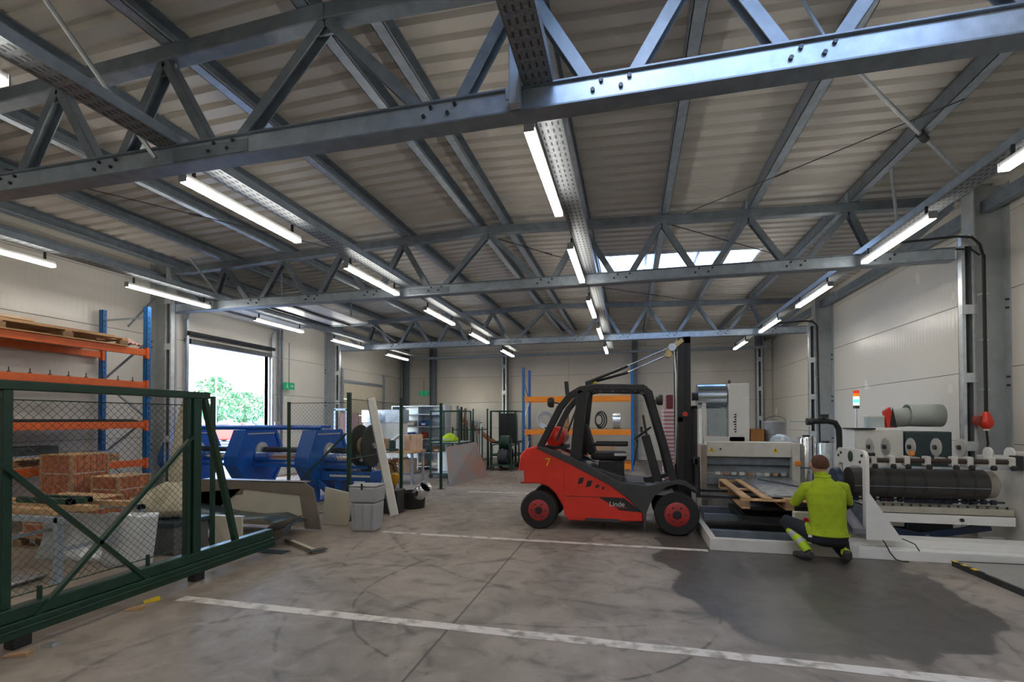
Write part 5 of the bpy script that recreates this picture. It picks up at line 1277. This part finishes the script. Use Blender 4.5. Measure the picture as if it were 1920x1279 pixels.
# right end cabinet
ec = thing('end_cabinet', 'tall cream end cabinet of the slitting line against the wall', 'cabinet', (4.86, 7.5, 0))
MB().box(-.30, .32, -.42, .40, 0, 1.16).build('body', cr, ec, bevel=.012); MB().box(-.24, .26, -.425, -.42, .15, 1.05).build('door', white_p, ec, bevel=.004); MB().box(-.22, -.19, -.44, -.425, .6, .72).build('handle', black_p, ec)
MB().box(-.30, .1, -.30, -.2, 1.16, 1.24).build('shaft_support', cr, ec, bevel=.01)
# control cabinets behind the roller
cc = thing('control_cabinet', 'white control cabinet behind the slitting discs with signal tower', 'cabinet', (3.50, 8.30, 0))
MB().box(-.31, .31, -.20, .22, .1, 1.49).build('body', white_p, cc, bevel=.01); MB().box(-.29, .29, -.205, -.2, .2, 1.42).build('door', white_p, cc, bevel=.004); MB().box(-.28, .28, -.18, .2, 0, .1).build('plinth', black_p, cc); MB().box(-.35, -.05, -.24, .1, 1.49, 1.51).build('top_plate', dark_st, cc)
sg = MB().cyl((-.22, -.05, 1.51), (-.22, -.05, 1.80), .012, 8).build('signal_pole', galv_l, cc)
for k, (nm, c_, e_, es) in enumerate((('base', (.05, .05, .05), (0, 0, 0), 0), ('white_lens', (.75, .85, .85), (.7, .9, .9), .5), ('green_lens', (.05, .65, .25), (.1, 1, .4), 1.2), ('white_band', (.75, .85, .85), (.7, .9, .9), .5), ('amber_lens', (.75, .25, .03), (1, .3, 0), .3), ('red_lens', (.55, .04, .03), (1, .05, .02), .25))):
    MB().cyl((-.22, -.05, 1.80 + k * .045), (-.22, -.05, 1.842 + k * .045), .04, 16).build(nm, mat('signal_' + nm, c_, .3, 0, 0, emit=e_, estr=es), sg, smooth=True)
c2 = thing('dark_cabinet', 'dark teal cabinet standing next to the white control cabinet', 'cabinet', (4.11, 8.30, 0))
MB().box(-.28, .29, -.20, .22, .05, 1.46).build('body', mat('cabinet_dark_teal', (.03, .05, .058), .5), c2, bevel=.015); MB().box(-.25, .26, -.205, -.2, .15, 1.40).build('door', mat('cabinet_dark_teal', (.03, .05, .058), .5), c2, bevel=.004); MB().box(-.2, -.17, -.22, -.205, .8, .95).build('handle', galv_d, c2); MB().box(-.26, .27, -.18, .2, 0, .05).build('plinth', black_p, c2)
sage = mat('sage_sheet', (.36, .40, .37), .45, 0, .06)
t = thing('rolled_sheet', 'sage grey rolled metal sheets lying on the cabinets', 'rolled sheet', (3.95, 8.34, 1.51))
for k, (x0, x1, r, tilt) in enumerate(((-.22, .20, .14, .12), (.02, .45, .165, -.05))):
    o = MB().lathe([(r, 0), (r, x1 - x0)], (0, 0, 0), 'X', 30, caps=False).build('roll', sage, t, smooth=True); o.location = (x0, .02, r + .01 + k * .01); o.rotation_euler = (0, -tilt * .3, tilt * .3); so = o.modifiers.new('t', 'SOLIDIFY'); so.thickness = .006
t = thing('red_folder', 'red pointed folder standing beside the rolled sheets', 'folder', (3.655, 8.20, 1.515)); MB().prism([(-.02, 0), (.09, 0), (.02, .30), (-.06, .24)], -.05, .02).build('cover', red_p, t); MB().prism([(.01, .02), (.10, .0), (.045, .30)], -.056, -.05).build('spine', black_p, t)
t = thing('pale_box', 'small pale cyan box on the white control cabinet', 'box', (3.52, 8.25, 1.515)); MB().box(-.11, .09, -.08, .08, 0, .17).build('body', mat('pale_cyan', (.50, .58, .58), .5), t, bevel=.006); MB().box(-.115, .095, -.085, .085, .15, .175).build('lid', white_p, t, bevel=.004)
# stainless cylinders and hose behind the worker
for k, (x, y, r, h, lb) in enumerate(((2.92, 9.25, .14, 1.34, 'upright stainless cylinder next to the press post'), (3.23, 9.30, .15, 1.24, 'shorter upright stainless cylinder under the black hose'), (3.02, 8.72, .10, 1.26, 'small galvanised canister beside the white end plate'))):
    t = thing('steel_cylinder', lb, 'cylinder', (x, y, 0), 0, 'stainless cylinders by the press'); MB().lathe([(r, 0), (r, h - .03), (r * .93, h)], n=32).build('shell', chrome if k < 2 else galv_l, t, smooth=True); MB().lathe([(r + .006, 0), (r + .006, .03)], (0, 0, h * .6), n=32, caps=False).build('band', galv_d, t); MB().lathe([(r * .4, 0), (r * .4, .03)], (0, 0, h), n=20).build('cap', dark_st, t)
t = thing('suction_hose', 'thick black suction hose bending over the stainless cylinders', 'hose', (3.1, 9.0, 0)); MB().tube([(-.22, 0, 1.60), (.05, 0, 1.61), (.17, 0, 1.58), (.22, 0, 1.48), (.23, 0, 1.3), (.23, 0, .02)], .045, 12).build('pipe', black_r, t, smooth=True); MB().cyl((-.25, 0, 1.60), (-.18, 0, 1.60), .06, 14).build('collar', dark_st, t); MB().box(-.06, .06, -.05, .05, 1.66, 1.72).build('bracket', dark_st, t); MB().bar((0, 0, 1.6), (0, 0, 1.68), .03, .03).build('bracket_stem', dark_st, t); MB().tube([(-.25, 0, 1.6), (-.5, 0, 1.6)], .008, 6).build('lance', galv_d, t)
t = thing('blue_hood', 'pale blue small hood standing between cylinder and press', 'hood', (2.62, 9.62, 0)); MB().box(-.16, .16, -.16, .16, 0, 1.24).build('pedestal', grey_pl, t, bevel=.01); lump([(0, 0, .17, .17, 1.24), (0, 0, .165, .165, 1.28), (0, 0, .12, .12, 1.34), (0, 0, .05, .05, 1.37)], 20, 1, 0).build('dome', bm_, t, smooth=True)
# bench with bucket and wooden box behind the press
t = thing('steel_bench', 'high steel bench behind the press near the back', 'bench', (2.70, 10.9, 0)); MB().box(-.6, .6, -.3, .3, 1.14, 1.18).build('top', galv_d, t)
for x in (-.55, .55):
    for y in (-.25, .25): MB().box(x - .025, x + .025, y - .025, y + .025, 0, 1.14).build('leg', galv_d, t)
t = thing('grey_bucket', 'ridged grey bucket on the high bench', 'bucket', (2.86, 10.85, 1.18)); MB().lathe([(.17, 0), (.18, .02), (.185, .15), (.195, .16), (.2, .38), (.21, .40), (.205, .42), (.19, .40), (.17, .05)], n=30).build('shell', grey_pl, t, smooth=True); MB().tube([(.2 * math.cos(a), -.02, .4 + .12 * math.sin(a)) for a in [PI * i / 10 for i in range(11)]], .006, 6).build('bail', dark_st, t)
t = thing('wooden_box', 'open brown wooden box next to the grey bucket', 'box', (2.50, 10.85, 1.18))
mb = MB().box(-.14, .14, -.14, .14, 0, .015).box(-.14, -.125, -.14, .14, 0, .26).box(.125, .14, -.14, .14, 0, .26).box(-.14, .14, -.14, -.125, 0, .26).box(-.14, .14, .125, .14, 0, .26); mb.build('shell', mat('amber_wood', (.42, .18, .04), .6), t); MB().box(-.1, .1, -.1, .1, .02, .18).build('filling', wood_d, t)

# red plug on its cable at the column, conduits and cable bundle
t = thing('hanging_plug', 'red power plug hanging on a black cable at the right column', 'plug', (4.86, 8.20, 0))
MB().tube([(0, 0, 3.95), (0, 0, 1.72)], .022, 8).build('cable_bundle', black_r, t, smooth=True)
MB().lathe([(.03, 1.74), (.05, 1.70), (.085, 1.60), (.075, 1.54), (.035, 1.50)], n=16).build('plug_body', red_p, t, smooth=True); MB().lathe([(.05, 1.68), (.06, 1.66), (.06, 1.58), (.04, 1.55)], (-.09, .02, 0), n=14).build('socket_body', mat('dark_red', (.25, .03, .02), .5), t, smooth=True); MB().lathe([(.036, 1.475), (.036, 1.50)], n=14).build('plug_tip', white_p, t); MB().tube([(0, 0, 1.48), (.01, -.01, 1.3), (0, 0, 1.12)], .014, 8).build('lower_cable', black_r, t)
for z in (2.05, 2.75, 3.4): MB().box(-.05, .05, -.005, .06, z, z + .012).build('cable_clip', galv_l, t)
t = thing('cable_loop', 'black cable bundle bending from the truss down the right column', 'cable', (4.86, 8.22, 3.95))
MB().tube([(-1.1, 0, .27), (-.3, 0, .30), (-.12, 0, .27), (-.03, 0, .16), (0, -.01, 0.0)], .018, 8).build('outer_cable', black_r, t, smooth=True); MB().tube([(-.32, 0, .12), (-.13, 0, .10), (-.05, -.03, .0)], .014, 8).build('inner_cable', black_r, t, smooth=True)
t = thing('cable_loop', 'black cable bundle bending from the far truss down its right column', 'cable', (4.86, 14.38, 3.95))
MB().tube([(-1.0, 0, .27), (-.3, 0, .30), (-.12, 0, .27), (-.03, 0, .16), (0, -.01, -3.0)], .022, 8).build('outer_cable', black_r, t, smooth=True); MB().box(-.05, .05, -.02, .06, -1.2, -1.19).build('cable_clip', galv_l, t)
# loose cable on the base and hazard plate
t = thing('loose_cable', 'thin black cable looping over the white base front', 'cable', (2.98, 6.50, 0))
MB().tube([(-.08, .22, .225), (-.10, .05, .20), (-.07, .0, .10), (-.02, -.01, .03), (.04, -.02, .012), (.10, -.02, .012)], .007, 6).build('near_strand', black_r, t, smooth=True); MB().tube([(-.08, .24, .225), (.05, .25, .225), (.15, .18, .225), (.20, .05, .20), (.23, .02, .13)], .006, 6).build('far_strand', black_r, t, smooth=True); MB().box(-.10, .04, .2, .26, .21, .235).build('connector', dark_st, t)
hz = thing('floor_plate', 'steel floor plate with yellow and black hazard edge beside the machine', 'plate', (4.35, 5.55, 0), .04)
MB().box(-.80, .80, -1.0, .92, .02, .055).build('plate', mat('plate_taupe', (.34, .33, .30), .5, .2, .1), hz, bevel=.004); MB().box(-.83, -.80, -1.0, .94, 0, .06).build('edge_rail', dark_st, hz); MB().box(-.83, .8, .92, .94, 0, .06).build('edge_rail', dark_st, hz)
for k in range(6): MB().box(-.835, -.795, .50 + k * .075, .50 + k * .075 + .07, .058, .064).build('hazard_mark', yellow if k % 2 else black_p, hz)
MB().box(-.78, .78, -.95, .9, 0, .02).build('underlay', black_p, hz)
# ================================================================ WORKER, CROUCHING WITH HIS BACK TO THE AISLE
pr = thing('person', 'worker in lime fleece and dark work trousers crouching at the machine, seen from behind', 'person', (2.18, 6.24, 0))
def rings(mb, prof, n=20):
    # prof: (cx, cy, cz, rx, ry) horizontal ellipses
    vs = [(c[0] + c[3] * math.cos(2 * PI * k / n), c[1] + c[4] * math.sin(2 * PI * k / n), c[2]) for c in prof for k in range(n)]
    m = len(prof); fs = [(i * n + k, i * n + (k + 1) % n, (i + 1) * n + (k + 1) % n, (i + 1) * n + k) for i in range(m - 1) for k in range(n)]
    fs += [tuple(range(n - 1, -1, -1)), tuple((m - 1) * n + k for k in range(n))]
    return mb.add(vs, fs)
V3 = Vector
SH = {'L': V3((-.185, .09, .845)), 'R': V3((.19, .09, .855))}
EL = {'L': V3((-.29, .16, .655)), 'R': V3((.285, .19, .65))}
WR = {'L': V3((-.15, .36, .60)), 'R': V3((.20, .40, .55))}
HP = {'L': V3((-.09, .03, .30)), 'R': V3((.10, .03, .30))}
KN = {'L': V3((-.38, .28, .43)), 'R': V3((.24, .22, .085))}
AN = {'L': V3((-.19, .02, .12)), 'R': V3((.17, -.02, .14))}
TO = {'L': V3((-.24, .16, .045)), 'R': V3((.18, .05, .04))}
mb = MB()
rings(mb, [(0.0, .02, .20, .10, .09), (0.005, .01, .25, .185, .14), (.01, .0, .33, .20, .15), (.01, .01, .42, .185, .135), (.005, .02, .55, .188, .13), (0, .03, .68, .20, .132), (0, .05, .80, .205, .125), (0, .07, .88, .165, .105), (-.005, .09, .935, .105, .085), (-.01, .10, .98, .066, .068)])
mb.tube([(-.01, .11, .95), (-.015, .13, 1.05), (-.02, .14, 1.10)], [.062, .056, .055], 14)
# head: skull, jaw, nose, ears
hc = V3((-.025, .155, 1.105)); HS = 1.14
h0_ = len(mb.v)
rings(mb, [(hc.x, hc.y + .02, hc.z - .105, .035, .04), (hc.x, hc.y + .025, hc.z - .09, .052, .062), (hc.x, hc.y + .01, hc.z - .05, .066, .085), (hc.x, hc.y, hc.z, .074, .094), (hc.x, hc.y - .004, hc.z + .045, .073, .092), (hc.x, hc.y - .004, hc.z + .08, .055, .07), (hc.x, hc.y, hc.z + .10, .02, .03)])
mb.tube([hc + V3((0, .09, .02)), hc + V3((0, .108, -.012)), hc + V3((0, .092, -.03))], [.009, .014, .010], 8)
for s in (-1, 1): mb.tube([hc + V3((s * .073, -.005, .022)), hc + V3((s * .083, -.012, .0)), hc + V3((s * .074, -.004, -.028))], [.012, .016, .009], 8)
mb.tube([hc + V3((-.024, .092, -.055)), hc + V3((.024, .092, -.055))], .009, 6)
for i_ in range(h0_, len(mb.v)): mb.v[i_] = tuple(hc + (V3(mb.v[i_]) - hc) * HS)
segs = []   # (p, q, r, key)
for s in 'LR':
    sg = -1 if s == 'L' else 1
    mb.tube([SH[s] + V3((-sg * .06, -.01, .01)), SH[s], (SH[s] + EL[s]) / 2, EL[s], (EL[s] + WR[s]) / 2, WR[s]], [.07, .074, .063, .055, .05, .034], 14)
    segs += [(SH[s], SH[s] * .52 + EL[s] * .48, 'fleece'), (SH[s] * .52 + EL[s] * .48, WR[s], 'sleeve')]
    # hand: palm, four fingers and thumb curled forward
    d = (WR[s] - EL[s]).normalized(); side = d.cross(V3((0, 0, 1))).normalized(); dn = side.cross(d).normalized()
    P1 = WR[s] + d * .09
    for k in range(4):
        o_ = side * (-.03 + .02 * k); ln = (.07, .08, .075, .06)[k]
        a = WR[s] + d * .04 + o_ * .8; b = P1 + o_; c = b + d * ln * .5 - dn * (-.01); e = c + d * ln * .3 + dn * .02 * -1
        mb.tube([a, b], [.016, .013], 8); mb.tube([b, c, e], [.0115, .0105, .009], 8)
    th = WR[s] + d * .03 - side * .03 * (1 if s == 'R' else -1) ; mb.tube([th, th + d * .04 - side * .03 * (1 if s == 'R' else -1), th + d * .075 - side * .035 * (1 if s == 'R' else -1)], [.014, .012, .010], 8)
    segs += [(WR[s], P1 + d * .08, 'skin')]
    mb.tube([HP[s], HP[s] * .6 + KN[s] * .4, KN[s]], [.105, .095, .068], 16); mb.tube([KN[s], KN[s] * .6 + AN[s] * .4, AN[s]], [.068, .062, .046], 14)
    segs += [(HP[s], KN[s], 'trousers')]
    if s == 'L':
        segs += [(KN[s], KN[s] * .86 + AN[s] * .14, 'trousers'), (KN[s] * .86 + AN[s] * .14, KN[s] * .62 + AN[s] * .38, 'limeband'), (KN[s] * .62 + AN[s] * .38, KN[s] * .48 + AN[s] * .52, 'grey'), (KN[s] * .48 + AN[s] * .52, KN[s] * .36 + AN[s] * .64, 'limeband'), (KN[s] * .36 + AN[s] * .64, KN[s] * .26 + AN[s] * .74, 'grey'), (KN[s] * .26 + AN[s] * .74, KN[s] * .1 + AN[s] * .9, 'limeband')]
    else:
        segs += [(KN[s], KN[s] * .35 + AN[s] * .65, 'trousers'), (KN[s] * .35 + AN[s] * .65, KN[s] * .08 + AN[s] * .92, 'limeband')]
    if s == 'L': mb.tube([AN[s] + V3((.015, -.045, -.03)), AN[s] + V3((0, 0, -.045)), TO[s], TO[s] + V3((-.035, .07, -.005))], [.038, .05, .043, .034], 12)
    else: mb.tube([AN[s] + V3((-.005, -.06, .03)), AN[s] + V3((0, -.05, -.03)), TO[s] + V3((0, -.02, .005)), TO[s] + V3((0, .03, -.005))], [.042, .048, .042, .034], 12)
    segs += [(AN[s] + V3((0, -.04, -.02)), TO[s] + V3((0, .03, 0)), 'shoe')]
segs += [(V3((0, .02, .40)), V3((0, .06, .86)), 'fleece'), (V3((-.10, .02, .36)), V3((-.16, .08, .85)), 'fleece'), (V3((.11, .02, .36)), V3((.16, .08, .85)), 'fleece'), (V3((0, -.08, .345)), V3((.0, -.03, .8)), 'fleece'), (V3((-.12, -.06, .35)), V3((.12, -.06, .35)), 'fleece'), (V3((0, .02, .22)), V3((0, .02, .24)), 'trousers'), (V3((-.1, 0, .24)), V3((.1, 0, .24)), 'trousers'), (V3((-.01, .09, .90)), V3((-.01, .09, .93)), 'fleece'), (V3((-.02, .13, 1.06)), hc + V3((0, 0, .09)), 'skin')]
me = bpy.data.meshes.new('body_src'); me.from_pydata(mb.v, [], mb.f); me.update()
bmx = bmesh.new(); bmx.from_mesh(me); bmesh.ops.recalc_face_normals(bmx, faces=bmx.faces); bmx.to_mesh(me); bmx.free()
tmp = bpy.data.objects.new('body_src', me); COL.objects.link(tmp)
rm = tmp.modifiers.new('remesh', 'REMESH'); rm.mode = 'VOXEL'; rm.voxel_size = .0075
sm = tmp.modifiers.new('smooth', 'SMOOTH'); sm.factor = .5; sm.iterations = 5
bm2 = bpy.data.meshes.new_from_object(tmp.evaluated_get(bpy.context.evaluated_depsgraph_get())); bpy.data.objects.remove(tmp)
pm_ = {'fleece': mat('lime_fleece', (.29, .38, .008), .95, 0, .16, 11, .6, 22), 'sleeve': mat('black_sleeve', (.012, .018, .022), .8), 'skin': mat('skin', (.48, .27, .19), .55, 0, .08), 'trousers': mat('navy_trousers', (.012, .014, .022), .85, 0, .2), 'limeband': mat('hi_vis_lime', (.42, .62, .01), .7), 'grey': mat('reflective_grey', (.38, .40, .40), .5), 'shoe': mat('dark_shoe', (.035, .033, .036), .7)}
keys = list(pm_); bm2.materials.clear()
for k in keys: bm2.materials.append(pm_[k])
def dseg(p, a, b):
    ab = b - a; t_ = max(0, min(1, (p - a).dot(ab) / max(ab.length_squared, 1e-9))); return (p - a - ab * t_).length
wt = {'fleece': .10, 'sleeve': .085, 'skin': .05, 'trousers': .085, 'limeband': .055, 'grey': .055, 'shoe': .05}
for p in bm2.polygons:
    c = p.center; best = min(segs, key=lambda q: dseg(c, q[0], q[1]) - wt[q[2]])[2]
    if best == 'fleece' and c.z < .325: best = 'trousers'
    p.material_index = keys.index(best); p.use_smooth = True
body = bpy.data.objects.new('body', bm2); COL.objects.link(body); body.parent = pr
# hair cap
hm = mat('brown_hair', (.075, .028, .014), .85, 0, .35, 60, .7, 120)
rings_ = MB(); rings(rings_, [(hc.x, hc.y - .030, hc.z - .040, .055, .070), (hc.x, hc.y - .026, hc.z - .01, .079, .080), (hc.x, hc.y - .016, hc.z + .03, .081, .090), (hc.x, hc.y - .008, hc.z + .07, .071, .086), (hc.x, hc.y, hc.z + .098, .045, .058), (hc.x, hc.y, hc.z + .108, .015, .02)], 24)
rings_.v = [tuple(hc + (V3(q) - hc) * HS) for q in rings_.v]
rings_.build('hair', hm, pr, smooth=True, sub=1)
for s in (-1, 1):
    e_ = MB().lathe([(.002, -.009), (.008, -.006), (.0105, 0), (.008, .006), (.002, .009)], (hc.x + s * .032, hc.y + .094, hc.z + .014), 'Y', 12).build('eye', white_p, pr, smooth=True)
# collar, hem, pocket flap
o = MB().tube([(-.01 + .068 * math.cos(a), .105 + .066 * math.sin(a), .985 + .012 * math.sin(a)) for a in [2 * PI * i / 28 for i in range(28)]], .018, 10, closed=True).build('collar', pm_['fleece'], pr, smooth=True)
o = MB().tube([(.01 + .203 * math.cos(a), .0 + .148 * math.sin(a), .335) for a in [2 * PI * i / 40 for i in range(40)]], .010, 8, closed=True).build('hem', pm_['fleece'], pr, smooth=True)
MB().box(-.215, -.175, -.05, -.045, .30, .33).build('pocket_tab', white_p, pr)
